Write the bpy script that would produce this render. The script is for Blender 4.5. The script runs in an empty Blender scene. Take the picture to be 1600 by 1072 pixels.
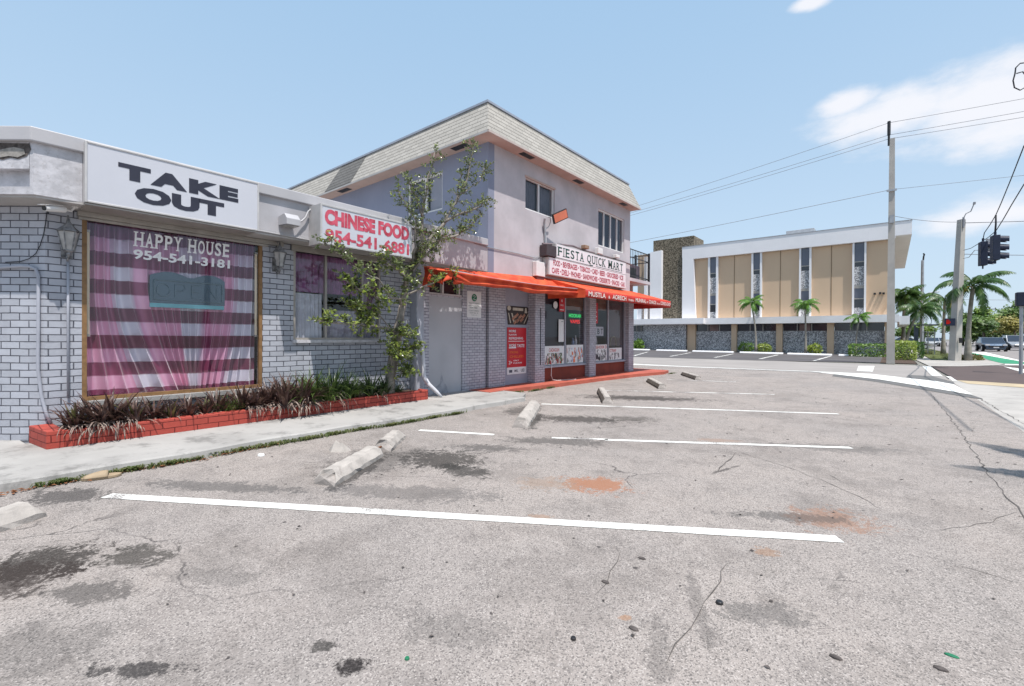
import bpy, bmesh, math, random
from mathutils import Vector, Matrix
from mathutils import noise as mnoise
R = math.radians
SC = bpy.context.scene
COL = SC.collection
rnd = random.Random(7)

# ---------------------------------------------------------------- camera
cam_d = bpy.data.cameras.new("camera")
cam = bpy.data.objects.new("camera", cam_d)
COL.objects.link(cam)
SC.camera = cam
yaw, pit, rol = R(39.686), R(-0.2916), R(0.3012)
right = Vector((math.cos(yaw), math.sin(yaw), 0)); fwd = Vector((-math.sin(yaw), math.cos(yaw), 0)); up = Vector((0, 0, 1))
f2 = fwd*math.cos(pit)+up*math.sin(pit); u2 = up*math.cos(pit)-fwd*math.sin(pit)
r3 = right*math.cos(rol)+u2*math.sin(rol); u3 = u2*math.cos(rol)-right*math.sin(rol)
m = Matrix((r3, u3, -f2)).transposed().to_4x4()
m.translation = Vector((0, 0, 1.3))
cam.matrix_world = m
cam_d.sensor_width = 36
cam_d.lens = 712.26/1600*36
cam_d.shift_y = -6.877/1600
cam_d.clip_start = 0.05
cam_d.clip_end = 3000

# ---------------------------------------------------------------- sun, sky, exposure
EL, AZX, AZY = R(69), 0.93, -0.367
S = Vector((AZX*math.cos(EL), AZY*math.cos(EL), math.sin(EL))).normalized()
sun_d = bpy.data.lights.new("sun", 'SUN'); sun = bpy.data.objects.new("sun", sun_d); COL.objects.link(sun)
sun_d.energy = 5.0; sun_d.angle = R(0.5); sun_d.color = (1.0, 0.955, 0.9)
sun.rotation_euler = (-S).to_track_quat('-Z', 'Y').to_euler()
W = bpy.data.worlds.new("World"); SC.world = W; W.use_nodes = True
wn, wl = W.node_tree.nodes, W.node_tree.links
bg = wn['Background']; bg.inputs['Strength'].default_value = 0.13
sky = wn.new('ShaderNodeTexSky'); sky.sky_type = 'NISHITA'; sky.sun_disc = False
sky.sun_elevation = EL; sky.sun_rotation = math.atan2(AZX, AZY)
sky.air_density = 1.0; sky.dust_density = 2.0; sky.ozone_density = 1.0
tc = wn.new('ShaderNodeTexCoord')
def wmath(op, a, b=None, c=None):
    n = wn.new('ShaderNodeMath'); n.operation = op
    for i, v in enumerate((a, b, c)):
        if v is None: continue
        if isinstance(v, (int, float)): n.inputs[i].default_value = v
        else: wl.new(v, n.inputs[i])
    return n.outputs[0]
def wvec(op, a, b):
    n = wn.new('ShaderNodeVectorMath'); n.operation = op
    for i, v in enumerate((a, b)):
        if isinstance(v, (tuple, Vector)): n.inputs[i].default_value = tuple(v)
        else: wl.new(v, n.inputs[i])
    return n.outputs[1] if op in ('DISTANCE', 'DOT_PRODUCT', 'LENGTH') else n.outputs[0]
def wmix(fac, a, b):
    n = wn.new('ShaderNodeMix'); n.data_type = 'RGBA'
    if isinstance(fac, float): n.inputs[0].default_value = fac
    else: wl.new(fac, n.inputs[0])
    for i, v in ((6, a), (7, b)):
        if isinstance(v, tuple): n.inputs[i].default_value = v
        else: wl.new(v, n.inputs[i])
    return n.outputs[2]
gen = tc.outputs['Generated']
sep = wn.new('ShaderNodeSeparateXYZ'); wl.new(gen, sep.inputs[0])
# a humid, pale sky: more white light towards the horizon
hz = wmath('SUBTRACT', 1.0, wmath('MULTIPLY', sep.outputs[2], 1.5)); 
hzc = wn.new('ShaderNodeClamp'); wl.new(hz, hzc.inputs[0])
pale = wmix(0.8, sky.outputs[0], wmix(wmath('POWER', hzc.outputs[0], 1.3), (2.75, 4.25, 5.95, 1), (4.5, 5.5, 6.45, 1)))
nz = wn.new('ShaderNodeTexNoise'); nz.inputs['Scale'].default_value = 5.5; nz.inputs['Detail'].default_value = 8; nz.inputs['Roughness'].default_value = 0.6
mp = wn.new('ShaderNodeMapping'); mp.inputs['Scale'].default_value = (1, 1, 2.2); wl.new(gen, mp.inputs[0]); wl.new(mp.outputs[0], nz.inputs['Vector'])
cl_ = None
def cloud(d, rad, flat):
    d = Vector(d).normalized()
    sc = wvec('MULTIPLY', wvec('SUBTRACT', gen, d), (1, 1, flat))
    dist = wvec('LENGTH', sc, (0, 0, 0))
    q = wmath('SUBTRACT', 1.0, wmath('DIVIDE', dist, rad))
    q = wmath('ADD', q, wmath('MULTIPLY', wmath('SUBTRACT', nz.outputs['Fac'], 0.5), 2.2))
    n = wn.new('ShaderNodeMapRange'); n.interpolation_type = 'SMOOTHSTEP'
    wl.new(q, n.inputs[0]); n.inputs[1].default_value = 0.0; n.inputs[2].default_value = 0.75
    return n.outputs[0]
CL = [((0.1027, 0.9368, 0.3344), 0.17, 2.4), ((0.004409, 0.9382, 0.3461), 0.13, 2.4), ((-0.06001, 0.9209, 0.3852), 0.06, 2.4), ((-0.1009, 0.8461, 0.5234), 0.035, 3.0), ((0.1276, 0.9741, 0.1869), 0.12, 3.0),
      ((0.9, 0.5, 0.35), 0.3, 2.5), ((0.6, -0.8, 0.3), 0.25, 2.5), ((-0.5, -0.8, 0.4), 0.25, 2.5)]
acc = None
for c in CL:
    o = cloud(*c)
    acc = o if acc is None else wmath('MAXIMUM', acc, o)
skyc = wmix(wmath('MULTIPLY', acc, 0.85), pale, (6.4, 6.35, 6.6, 1))
wl.new(skyc, bg.inputs['Color'])
SC.view_settings.view_transform = 'Standard'; SC.view_settings.look = 'None'
SC.view_settings.exposure = 0.25; SC.view_settings.gamma = 1.0
SC.render.engine = 'CYCLES'

# ---------------------------------------------------------------- materials
def inp(n, k, v):
    if v is None: return
    if isinstance(v, (int, float)): n.inputs[k].default_value = v
    elif isinstance(v, (tuple, list)):
        n.inputs[k].default_value = tuple(v)+((1,) if len(v) == 3 and len(n.inputs[k].default_value) == 4 else ())
    else: n.id_data.links.new(v, n.inputs[k])
class NT:
    def __init__(s, name):
        s.m = bpy.data.materials.new(name); s.m.use_nodes = True
        s.t = s.m.node_tree; s.b = s.t.nodes['Principled BSDF']; s.out = s.t.nodes['Material Output']
        s._c = s.t.nodes.new('ShaderNodeTexCoord')
    def co(s, k='Object'): return s._c.outputs[k]
    def n(s, ty, **kw):
        n = s.t.nodes.new('ShaderNode'+ty)
        for k, v in kw.items():
            if k.startswith('i_'): inp(n, k[2:].replace('_', ' '), v)
            else: setattr(n, k, v)
        return n
    def map(s, v, scale=(1, 1, 1), loc=(0, 0, 0), rot=(0, 0, 0)):
        n = s.n('Mapping'); inp(n, 'Vector', v); n.inputs['Scale'].default_value = scale
        n.inputs['Location'].default_value = loc; n.inputs['Rotation'].default_value = rot; return n.outputs[0]
    def noise(s, v, scale, detail=4, rough=0.55, dist=0):
        n = s.n('TexNoise'); inp(n, 'Vector', v); inp(n, 'Scale', scale); inp(n, 'Detail', detail); inp(n, 'Roughness', rough); inp(n, 'Distortion', dist)
        return n.outputs['Fac']
    def vor(s, v, scale, feature='F1', out='Distance'):
        n = s.n('TexVoronoi', feature=feature); inp(n, 'Vector', v); inp(n, 'Scale', scale); return n.outputs[out]
    def math(s, op, a, b=None, c=None, clamp=False):
        n = s.n('Math', operation=op, use_clamp=clamp)
        for i, v in enumerate((a, b, c)): inp(n, i, v)
        return n.outputs[0]
    def rng(s, v, a, b, c=0.0, d=1.0, smooth=True):
        n = s.n('MapRange'); n.interpolation_type = 'SMOOTHSTEP' if smooth else 'LINEAR'
        inp(n, 0, v)
        for i, q in enumerate((a, b, c, d)): n.inputs[i+1].default_value = q
        return n.outputs[0]
    def mix(s, f, a, b, mode='MIX'):
        n = s.n('Mix', data_type='RGBA', blend_type=mode); inp(n, 0, f); inp(n, 6, a); inp(n, 7, b); return n.outputs[2]
    def bump(s, h, st, dist=0.01, nrm=None):
        n = s.n('Bump'); inp(n, 'Height', h); inp(n, 'Strength', st); inp(n, 'Distance', dist)
        if nrm is not None: inp(n, 'Normal', nrm)
        return n.outputs[0]
    def done(s, col=None, rough=None, nrm=None, metal=None, spec=None):
        inp(s.b, 'Base Color', col); inp(s.b, 'Roughness', rough); inp(s.b, 'Normal', nrm); inp(s.b, 'Metallic', metal); inp(s.b, 'Specular IOR Level', spec)
        return s.m
def mul(c, k): return tuple(min(1, x*k) for x in c)
def PM(name, col, rough=0.8, var=0.25, scale=3.0, bump=0.15, bscale=80, metal=0.0, spec=0.3, dirt=0.0, dirtcol=(0.08, 0.07, 0.06), streak=0.0, col2=None):
    t = NT(name); o = t.co()
    f = t.noise(o, scale, 5)
    c = t.mix(t.rng(f, 0.3, 0.7), mul(col, 1-var), col2 or mul(col, 1+var*0.4))
    if dirt:
        d = t.noise(o, scale*2.7, 8, 0.7)
        c = t.mix(t.math('MULTIPLY', t.rng(d, 0.52, 0.72), dirt), c, dirtcol)
    if streak:
        d = t.noise(t.map(o, (9, 9, 0.7)), 1.0, 4)
        c = t.mix(t.math('MULTIPLY', t.rng(d, 0.52, 0.75), streak), c, dirtcol)
    nrm = t.bump(t.noise(o, bscale, 4), bump, 0.004) if bump else None
    return t.done(c, t.math('MULTIPLY_ADD', f, 0.2, rough-0.1), nrm, metal, spec)
def brick(name, col, mortar, w=0.2, h=0.081, ms=0.006, bump=0.5, var=0.14, dirt=0.25, streak=0.0):
    t = NT(name); uv = t.co('UV')
    warp = t.n('VectorMath', operation='ADD'); 
    nn = t.n('TexNoise'); inp(nn, 'Vector', uv); inp(nn, 'Scale', 3.5); inp(nn, 'Detail', 3)
    sb = t.n('VectorMath', operation='SCALE'); inp(sb, 0, nn.outputs['Color']); sb.inputs['Scale'].default_value = 0.012
    inp(warp, 0, uv); inp(warp, 1, sb.outputs[0])
    b = t.n('TexBrick'); inp(b, 'Vector', warp.outputs[0]); b.squash = 1.0; inp(b, 'Color1', mul(col, 1-var)); inp(b, 'Color2', mul(col, 1+var*.5)); inp(b, 'Mortar', mortar)
    inp(b, 'Scale', 1.0); inp(b, 'Mortar Size', ms); inp(b, 'Mortar Smooth', 0.35); inp(b, 'Brick Width', w); inp(b, 'Row Height', h)
    f = t.noise(uv, 2.0, 6, 0.65)
    chip = t.rng(t.noise(uv, 26, 5, .7), .63, .69)
    c = t.mix(t.math('MULTIPLY', t.rng(f, 0.5, 0.75), dirt), b.outputs['Color'], mul(col, 0.45))
    c = t.mix(t.math('MULTIPLY', chip, .45), c, mul(col, .6)); c = t.mix(t.math('MULTIPLY', t.rng(t.noise(uv, 7, 4, .6), .4, .7), .22), c, mul(col, 1.25))
    if streak: c = t.mix(t.math('MULTIPLY', t.rng(t.noise(t.map(uv, (7, .6, 1)), 1.0, 4), .5, .75), streak), c, mul(col, .4))
    hgt = t.math('SUBTRACT', t.math('MULTIPLY', t.noise(uv, 45, 4), 0.25), b.outputs['Fac'])
    return t.done(c, 0.7, t.bump(hgt, bump, 0.012), None, 0.3)
def glass_mat(name, tint=(0.8, 0.85, 0.9), refl=1.0, extra=0.06):
    t = NT(name); tr = t.n('BsdfTransparent'); inp(tr, 0, tint); gl = t.n('BsdfGlossy'); inp(gl, 'Roughness', 0.02)
    fr = t.n('LayerWeight'); inp(fr, 'Blend', .5)
    mx = t.n('MixShader'); inp(mx, 0, t.math('MULTIPLY_ADD', t.math('POWER', fr.outputs['Facing'], 5.0), .8*refl, extra, clamp=True)); t.t.links.new(tr.outputs[0], mx.inputs[1]); t.t.links.new(gl.outputs[0], mx.inputs[2])
    t.t.links.new(mx.outputs[0], t.out.inputs[0]); t.t.nodes.remove(t.b); return t.m
def leafmat(name, c1, c2, scale=14, rough=0.42, trans=0.25):
    t = NT(name); o = t.co()
    c = t.mix(t.rng(t.noise(o, scale, 3), 0.35, 0.65), c1, c2)
    inp(t.b, 'Base Color', c); inp(t.b, 'Roughness', rough); inp(t.b, 'Specular IOR Level', 0.4)
    if trans:
        tl = t.n('BsdfTranslucent'); inp(tl, 0, t.mix(0.5, c, mul(c2, 1.6)))
        mx = t.n('MixShader'); inp(mx, 0, trans); t.t.links.new(t.b.outputs[0], mx.inputs[1]); t.t.links.new(tl.outputs[0], mx.inputs[2]); t.t.links.new(mx.outputs[0], t.out.inputs[0])
    return t.m
def emit(name, col, st):
    t = NT(name); e = t.n('Emission'); inp(e, 0, col); inp(e, 1, st); t.t.links.new(e.outputs[0], t.out.inputs[0]); t.t.nodes.remove(t.b); return t.m
def rubble(name, dark, light, scale=7.0, edge=(0.05, 0.05, 0.05)):
    t = NT(name); uv = t.co('UV')
    v = t.n('TexVoronoi'); inp(v, 'Vector', uv); inp(v, 'Scale', scale); v.voronoi_dimensions = '2D'
    e = t.n('TexVoronoi', feature='DISTANCE_TO_EDGE'); inp(e, 'Vector', uv); inp(e, 'Scale', scale); e.voronoi_dimensions = '2D'
    sp = t.n('SeparateColor'); inp(sp, 0, v.outputs['Color'])
    c = t.mix(t.rng(sp.outputs[0], 0.25, 0.8), dark, light)
    c = t.mix(t.math('MULTIPLY', t.noise(uv, 30, 4), .5), c, mul(dark, 1.4))
    c = t.mix(t.rng(e.outputs['Distance'], 0.02, 0.07), edge, c)
    return t.done(c, 0.85, t.bump(t.math('ADD', t.rng(e.outputs['Distance'], 0, 0.25), sp.outputs[1]), 0.6, 0.05), None, .2)
# ---------------------------------------------------------------- mesh builder
OFF = {}
class MB:
    def __init__(s): s.v = []; s.f = []; s.uv = {}; s.mi = []; s.k = 0
    def add(s, vs, fs, uvs=None):
        o = len(s.v); s.v += [Vector(p) for p in vs]
        for i, f in enumerate(fs):
            if uvs and uvs[i]: s.uv[len(s.f)] = uvs[i]
            s.f.append([o+j for j in f]); s.mi.append(s.k)
    def box(s, x0, x1, y0, y1, z0, z1):
        x0, x1 = min(x0, x1), max(x0, x1); y0, y1 = min(y0, y1), max(y0, y1)
        s.add([(x0, y0, z0), (x1, y0, z0), (x1, y1, z0), (x0, y1, z0), (x0, y0, z1), (x1, y0, z1), (x1, y1, z1), (x0, y1, z1)],
              [(3, 2, 1, 0), (4, 5, 6, 7), (0, 1, 5, 4), (1, 2, 6, 5), (2, 3, 7, 6), (3, 0, 4, 7)]); return s
    def obox(s, c, ax, ay, az, hx, hy, hz):
        c, ax, ay, az = Vector(c), Vector(ax), Vector(ay), Vector(az)
        P = [c+ax*hx*i+ay*hy*j+az*hz*k for k in (-1, 1) for j in (-1, 1) for i in (-1, 1)]
        s.add(P, [(2, 3, 1, 0), (4, 5, 7, 6), (0, 1, 5, 4), (1, 3, 7, 5), (3, 2, 6, 7), (2, 0, 4, 6)]); return s
    def extr(s, poly, vec):
        n = len(poly); vec = Vector(vec); P = [Vector(p) for p in poly]
        a = Vector()
        for i in range(n): a += P[i].cross(P[(i+1) % n])
        if a.dot(vec) < 0: P.reverse()
        s.add(P+[p+vec for p in P], [tuple(range(n-1, -1, -1)), tuple(range(n, 2*n))]+[(i, (i+1) % n, n+(i+1) % n, n+i) for i in range(n)]); return s
    def prism(s, poly, z0, z1): return s.extr([(p[0], p[1], z0) for p in poly], (0, 0, z1-z0))
    def sheet(s, poly, z):
        a = sum(poly[i][0]*poly[(i+1) % len(poly)][1]-poly[(i+1) % len(poly)][0]*poly[i][1] for i in range(len(poly)))
        P = [(p[0], p[1], z) for p in poly]
        if a < 0: P.reverse()
        s.add(P, [tuple(range(len(P)))]); return s
    def quad(s, a, b, c, d, uv=None): s.add([a, b, c, d], [(0, 1, 2, 3)], [uv]); return s
    def tri(s, a, b, c): s.add([a, b, c], [(0, 1, 2)]); return s
    def tube(s, pts, r, n=8, cap=True):
        pts = [Vector(p) for p in pts]; rs = [r]*len(pts) if isinstance(r, (int, float)) else r
        o = len(s.v); pr = None; rings = []
        for i, p in enumerate(pts):
            d = (pts[min(i+1, len(pts)-1)]-pts[max(i-1, 0)]).normalized()
            a = (pr - d*pr.dot(d)) if pr is not None else d.orthogonal()
            if a.length < 1e-5: a = d.orthogonal()
            a.normalize(); b = d.cross(a); pr = a
            rings += [p+(a*math.cos(2*math.pi*k/n)+b*math.sin(2*math.pi*k/n))*rs[i] for k in range(n)]
        fs = []
        for i in range(len(pts)-1):
            for k in range(n): fs.append((i*n+k, i*n+(k+1) % n, (i+1)*n+(k+1) % n, (i+1)*n+k))
        if cap: fs += [tuple(range(n-1, -1, -1)), tuple((len(pts)-1)*n+k for k in range(n))]
        s.add(rings, fs); return s
    def grid(s, fn, nu, nv, uv=True):
        P = [fn(i/nu, j/nv) for j in range(nv+1) for i in range(nu+1)]
        fs, us = [], []
        for j in range(nv):
            for i in range(nu):
                fs.append((j*(nu+1)+i, j*(nu+1)+i+1, (j+1)*(nu+1)+i+1, (j+1)*(nu+1)+i))
                us.append([(i/nu, j/nv), ((i+1)/nu, j/nv), ((i+1)/nu, (j+1)/nv), (i/nu, (j+1)/nv)] if uv else None)
        s.add(P, fs, us); return s
    def build(s, name, mat, parent=None, smooth=False, bevel=0, solid=0, sub=0):
        me = bpy.data.meshes.new(name)
        off = OFF.get(parent.name, Vector()) if parent else Vector()
        me.from_pydata([v-off for v in s.v], [], s.f)
        ul = me.uv_layers.new(name='UVMap')
        for pi, p in enumerate(me.polygons):
            q = s.uv.get(pi)
            nn = p.normal; a = max(range(3), key=lambda i: abs(nn[i]))
            for k, li in enumerate(p.loop_indices):
                if q: ul.data[li].uv = q[k]
                else:
                    c = s.v[me.loops[li].vertex_index]
                    ul.data[li].uv = ((c.y, c.z), (c.x, c.z), (c.x, c.y))[a]
        ms = mat if isinstance(mat, (list, tuple)) else [mat]
        for q in ms: me.materials.append(q)
        if len(ms) > 1: me.polygons.foreach_set('material_index', s.mi)
        if smooth: me.polygons.foreach_set('use_smooth', [True]*len(me.polygons))
        me.update()
        o = bpy.data.objects.new(name, me); COL.objects.link(o)
        if parent: o.parent = parent; OFF[o.name] = off
        if solid: q = o.modifiers.new('solid', 'SOLIDIFY'); q.thickness = solid; q.offset = 0
        if bevel: q = o.modifiers.new('bevel', 'BEVEL'); q.width = bevel; q.segments = 2; q.limit_method = 'ANGLE'; q.angle_limit = R(40)
        if sub: q = o.modifiers.new('sub', 'SUBSURF'); q.levels = q.render_levels = sub
        return o
def tag(o, label, cat, group=None):
    o['label'] = label; o['category'] = cat
    if group: o['group'] = group
    return o
def thing(name, label, cat, loc=(0, 0, 0), group=None):
    o = bpy.data.objects.new(name, None); o.empty_display_size = 0.2; COL.objects.link(o); o.location = loc
    OFF[o.name] = Vector(loc); return tag(o, label, cat, group)
def struct(mb, name, mat, z=0):
    o = mb.build(name, mat); o['kind'] = 'structure'; return o
def dup(root, loc, rz=0, sc=1.0, label=None, group=None, tilt=(0, 0)):
    r = root.copy(); COL.objects.link(r); r.location = loc; r.rotation_euler = (tilt[0], tilt[1], rz)
    r.scale = (sc, sc, sc) if isinstance(sc, (int, float)) else sc
    if label: r['label'] = label
    if group: r['group'] = group
    for ch in root.children:
        c = ch.copy(); COL.objects.link(c); c.parent = r
        for g in ch.children:
            d = g.copy(); COL.objects.link(d); d.parent = c
    return r
# ---------------------------------------------------------------- lettering
def glyphs(txt, bold=0.0, sp=1.0):
    cu = bpy.data.curves.new('txt', 'FONT'); cu.body = txt; cu.size = 1; cu.offset = bold; cu.space_character = sp; cu.resolution_u = 3
    o = bpy.data.objects.new('txt', cu); COL.objects.link(o)
    bpy.context.view_layer.update()
    me = bpy.data.meshes.new_from_object(o.evaluated_get(bpy.context.evaluated_depsgraph_get()))
    V = [v.co.copy() for v in me.vertices]; F = [tuple(p.vertices) for p in me.polygons]
    bpy.data.objects.remove(o); bpy.data.curves.remove(cu); bpy.data.meshes.remove(me)
    return V, F
SER = {'H': 'lb lt rb rt', 'A': 'lb rb', 'P': 'lb lt', 'Y': 'lt rt cb', 'U': 'lt rt', 'E': 'lb lt', 'F': 'lb lt', 'I': 'cb ct', 'T': 'cb', 'K': 'lb lt rb rt', 'M': 'lb lt rb rt', 'R': 'lb lt rb', 'S': '', 'O': '', 'Q': '', 'C': ''}
def lettering(mb, txt, O, U, V, w, h, bold=0.0, serif=False, depth=0.003, sp=1.0):
    """flat raised letters, lower-left O, filling w x h along unit vectors U (reading) and V (up)"""
    O, U, V = Vector(O), Vector(U), Vector(V); N = U.cross(V)
    def put(vs, fs, x0, x1, y0, y1, X0, X1, Y0, Y1):
        sx = (X1-X0)/max(1e-6, x1-x0); sy = (Y1-Y0)/max(1e-6, y1-y0)
        mb.add([O+U*(X0+(p.x-x0)*sx)+V*(Y0+(p.y-y0)*sy)+N*depth for p in vs], fs)
    if not serif:
        vs, fs = glyphs(txt, bold, sp)
        xs = [p.x for p in vs]; ys = [p.y for p in vs]
        put(vs, fs, min(xs), max(xs), min(ys), max(ys), 0, w, 0, h)
    else:
        wd = {'I': .5, ' ': .55, 'M': 1.25, 'Q': 1.15, 'H': 1.1}
        tot = sum(wd.get(c, 1) for c in txt); x = 0
        for c in txt:
            cw = wd.get(c, 1)/tot*w
            if c != ' ':
                vs, fs = glyphs(c, bold); xs = [p.x for p in vs]; ys = [p.y for p in vs]
                a, b = x+cw*.11, x+cw*.89
                if c == 'I': a, b = x+cw*.36, x+cw*.64
                put(vs, fs, min(xs), max(xs), min(ys), max(ys), a, b, 0 if c != 'Q' else -.1*h, h)
                for t in SER.get(c, '').split():
                    st = cw*.12; cx = {'l': a+st*.8, 'r': b-st*.8, 'c': (a+b)/2}[t[0]]
                    y0 = 0 if t[1] == 'b' else h*.92
                    hw = cw*.2 if c != 'I' else cw*.42
                    q = [O+U*(cx+i*hw)+V*(y0+j*h*.08)+N*(depth+.0006) for i, j in ((-1, 0), (1, 0), (1, 1), (-1, 1))]
                    mb.quad(*q)
            x += cw
    return mb
def block(mb, O, U, V, w, h, depth=0.003):
    O, U, V = Vector(O), Vector(U), Vector(V); N = U.cross(V)
    mb.quad(*[O+U*i*w+V*j*h+N*depth for i, j in ((0, 0), (1, 0), (1, 1), (0, 1))])
YU, ZU = (0, 1, 0), (0, 0, 1)

# ================================================================ materials
def asphalt():
    t = NT('old_asphalt'); o = t.co()
    w = t.n('VectorMath', operation='ADD'); nn = t.n('TexNoise'); inp(nn, 'Vector', o); inp(nn, 'Scale', 1.6); inp(nn, 'Detail', 5)
    sc = t.n('VectorMath', operation='SCALE'); inp(sc, 0, nn.outputs['Color']); sc.inputs['Scale'].default_value = 0.55
    inp(w, 0, o); inp(w, 1, sc.outputs[0]); wo = w.outputs[0]
    big = t.noise(o, 0.45, 6, 0.6); mid = t.noise(o, 3.2, 7, 0.7)
    c = t.mix(t.rng(big, .35, .65), (.335, .293, .268), (.295, .263, .245))
    c = t.mix(t.math('MULTIPLY', t.rng(mid, .46, .72), .42), c, (.125, .11, .103)); c = t.mix(t.math('MULTIPLY', t.rng(t.noise(o, 13, 7, .75), .52, .68), .38), c, (.10, .088, .082))
    # exposed aggregate
    v = t.n('TexVoronoi'); inp(v, 'Vector', o); inp(v, 'Scale', 165)
    sp = t.n('SeparateColor'); inp(sp, 0, v.outputs['Color'])
    c = t.mix(t.math('MULTIPLY', t.rng(sp.outputs[0], .76, .95), .6), c, (.50, .45, .42))
    c = t.mix(t.math('MULTIPLY', t.rng(sp.outputs[1], .6, .95), .68), c, (.075, .068, .066))
    g = t.noise(o, 320, 2)
    c = t.mix(t.math('MULTIPLY', t.rng(g, .5, .75), .4), c, (.075, .07, .07))
    # stains with a shape of their own: ragged islands, densest at their middle
    fine = t.math('MULTIPLY_ADD', t.noise(o, 34, 6, .75), .42, t.math('MULTIPLY', t.noise(w.outputs[0], 8.0, 7, .72), .58))
    c = t.mix(t.math('MULTIPLY', t.rng(t.noise(wo, 1.1, 9, .74), .50, .60), .26), c, (.12, .104, .094))
    c = t.mix(t.math('MULTIPLY', t.rng(t.noise(o, .7, 5, .6), .52, .75), .25), c, (.30, .25, .22))
    c = t.mix(t.math('MULTIPLY', t.rng(t.noise(t.map(o, (9, 26, 1), (0, 0, 0), (0, 0, .5)), 1, 5, .7), .62, .70), .5), c, (.085, .08, .078))
    grit = t.noise(o, 75, 4, .7)
    def stain(x, y, rx, ry, rot, col, k, nz=3.4):
        nonlocal c
        q = t.map(o, (1, 1, 1), (-x, -y, 0)); q = t.map(q, (1, 1, 1), (0, 0, 0), (0, 0, -rot)); q = t.map(q, (1/rx, 1/ry, 0))
        ln = t.n('VectorMath', operation='LENGTH'); inp(ln, 0, q)
        d = t.math('SUBTRACT', t.math('MULTIPLY_ADD', fine, 3.0, -1.5), t.math('MULTIPLY_ADD', ln.outputs['Value'], .60, -.50))
        c = t.mix(t.math('MULTIPLY', t.math('MULTIPLY', t.rng(d, -.06, .16), t.rng(grit, .3, .55, .72, 1)), k), c, col)
    OIL = (.075, .066, .06); GR = (.17, .165, .165); RU = (.42, .20, .10)
    for s_ in STAINS: stain(*s_)
    # old dark drips and gum
    gv = t.n('TexVoronoi'); inp(gv, 'Vector', o); inp(gv, 'Scale', 3.1); 
    gs = t.n('SeparateColor'); inp(gs, 0, gv.outputs['Color'])
    spot = t.math('MULTIPLY', t.rng(t.math('ADD', gv.outputs['Distance'], t.math('MULTIPLY', t.noise(o, 30, 2), .05)), .075, .06), t.rng(gs.outputs[0], .45, .5))
    c = t.mix(t.math('MULTIPLY', spot, .85), c, (.05, .045, .045))
    # hairline cracks
    e = t.n('TexVoronoi', feature='DISTANCE_TO_EDGE'); inp(e, 'Vector', wo); inp(e, 'Scale', .55)
    ck = t.math('MULTIPLY', t.rng(e.outputs['Distance'], .004, .001), t.rng(t.noise(o, .6, 3), .52, .64))
    c = t.mix(t.math('MULTIPLY', ck, .7), c, (.05, .045, .045))
    h = t.math('ADD', t.math('MULTIPLY', v.outputs['Distance'], .7), t.math('MULTIPLY', mid, .6))
    h = t.math('SUBTRACT', h, t.math('MULTIPLY', ck, 1.2))
    return t.done(c, .88, t.bump(h, .55, .008), None, .25)
def concrete(name, col, dirt=.5, joint=1.9, bump=.35):
    t = NT(name); o = t.co()
    c = t.mix(t.rng(t.noise(o, .9, 6, .6), .35, .7), col, mul(col, .78))
    c = t.mix(t.math('MULTIPLY', t.rng(t.noise(o, 2.6, 9, .72), .5, .68), dirt), c, mul(col, .38))
    c = t.mix(t.math('MULTIPLY', t.rng(t.noise(o, 130, 3), .55, .75), .35), c, mul(col, .5))
    return t.done(c, .85, t.bump(t.noise(o, 90, 5), bump, .005), None, .25)
def paint_line(name, wear):
    t = NT(name); o = t.co()
    f = t.math('ADD', t.math('MULTIPLY', t.noise(o, 2.2, 4), .55), t.math('MULTIPLY', t.noise(o, 70, 5, .7), .5))
    c = t.mix(t.rng(f, wear, wear+.07), (.66, .65, .62), (.25, .23, .22))
    return t.done(c, .75, t.bump(t.noise(o, 120, 3), .3, .004), None, .3)
M = {}
M['brick_grey'] = brick('painted_brick', (.40, .41, .455), (.06, .062, .08), .21, .081, .0062, .9, dirt=.3, streak=.18)  # near-black mortar colour includes the shadow of the deep raked joints
M['brick_mart'] = brick('painted_brick_lilac', (.43, .42, .465), (.13, .125, .155), .16, .062, .006, .6, dirt=.2)
M['brick_red'] = brick('red_painted_brick', (.37, .062, .045), (.11, .012, .01), .24, .078, .005, .8, var=.12, dirt=.22)
M['stucco'] = PM('stucco_lilac', (.475, .435, .455), .9, .14, 1.2, .5, 60, dirt=.12, dirtcol=(.3, .26, .27), streak=.10)
M['stucco_side'] = PM('stucco_shaded_side', (.225, .24, .315), .9, .10, .8, .45, 60, dirt=.06, dirtcol=(.3, .3, .33), streak=.12)  # bluish and darkened: the side wall's shade is put into this colour
M['fascia'] = PM('weathered_fascia_paint', (.41, .40, .42), .75, .12, 2.0, .35, 35, dirt=.3, dirtcol=(.34, .32, .32), streak=.25)
M['peel'] = PM('flaking_white_paint', (.50, .49, .515), .8, .2, 9, 1.0, 22, dirt=.7, dirtcol=(.30, .28, .28))
M['cap'] = PM('roof_cap_metal', (.42, .41, .425), .5, .08, 1.5, .1, 40, spec=.4, streak=.2, dirtcol=(.4, .38, .37))
M['hole'] = PM('rotten_board', (.10, .085, .08), .95, .5, 20, 1.0, 60)
M['mortar'] = PM('crumbling_mortar', (.30, .28, .26), .95, .3, 20, 1.0, 50)
M['soffit'] = PM('soffit_paint', (.46, .335, .29), .8, .1, 1.5, .1, 40, dirt=.15, dirtcol=(.25, .2, .18))
M['soffit_grey'] = PM('soffit_grey_paint', (.42, .40, .39), .85, .15, 2, .2, 40, dirt=.3, dirtcol=(.2, .19, .18))
M['alu'] = PM('dull_aluminium', (.36, .33, .30), .45, .15, 6, .1, 60, .4, .5)
M['alu_sign'] = PM('sign_frame_metal', (.52, .50, .49), .45, .12, 5, .08, 60, .25, .5, dirt=.2, dirtcol=(.25, .2, .17))
M['alu_white'] = PM('white_window_frame', (.68, .66, .65), .5, .06, 5, .05, 60)
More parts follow.
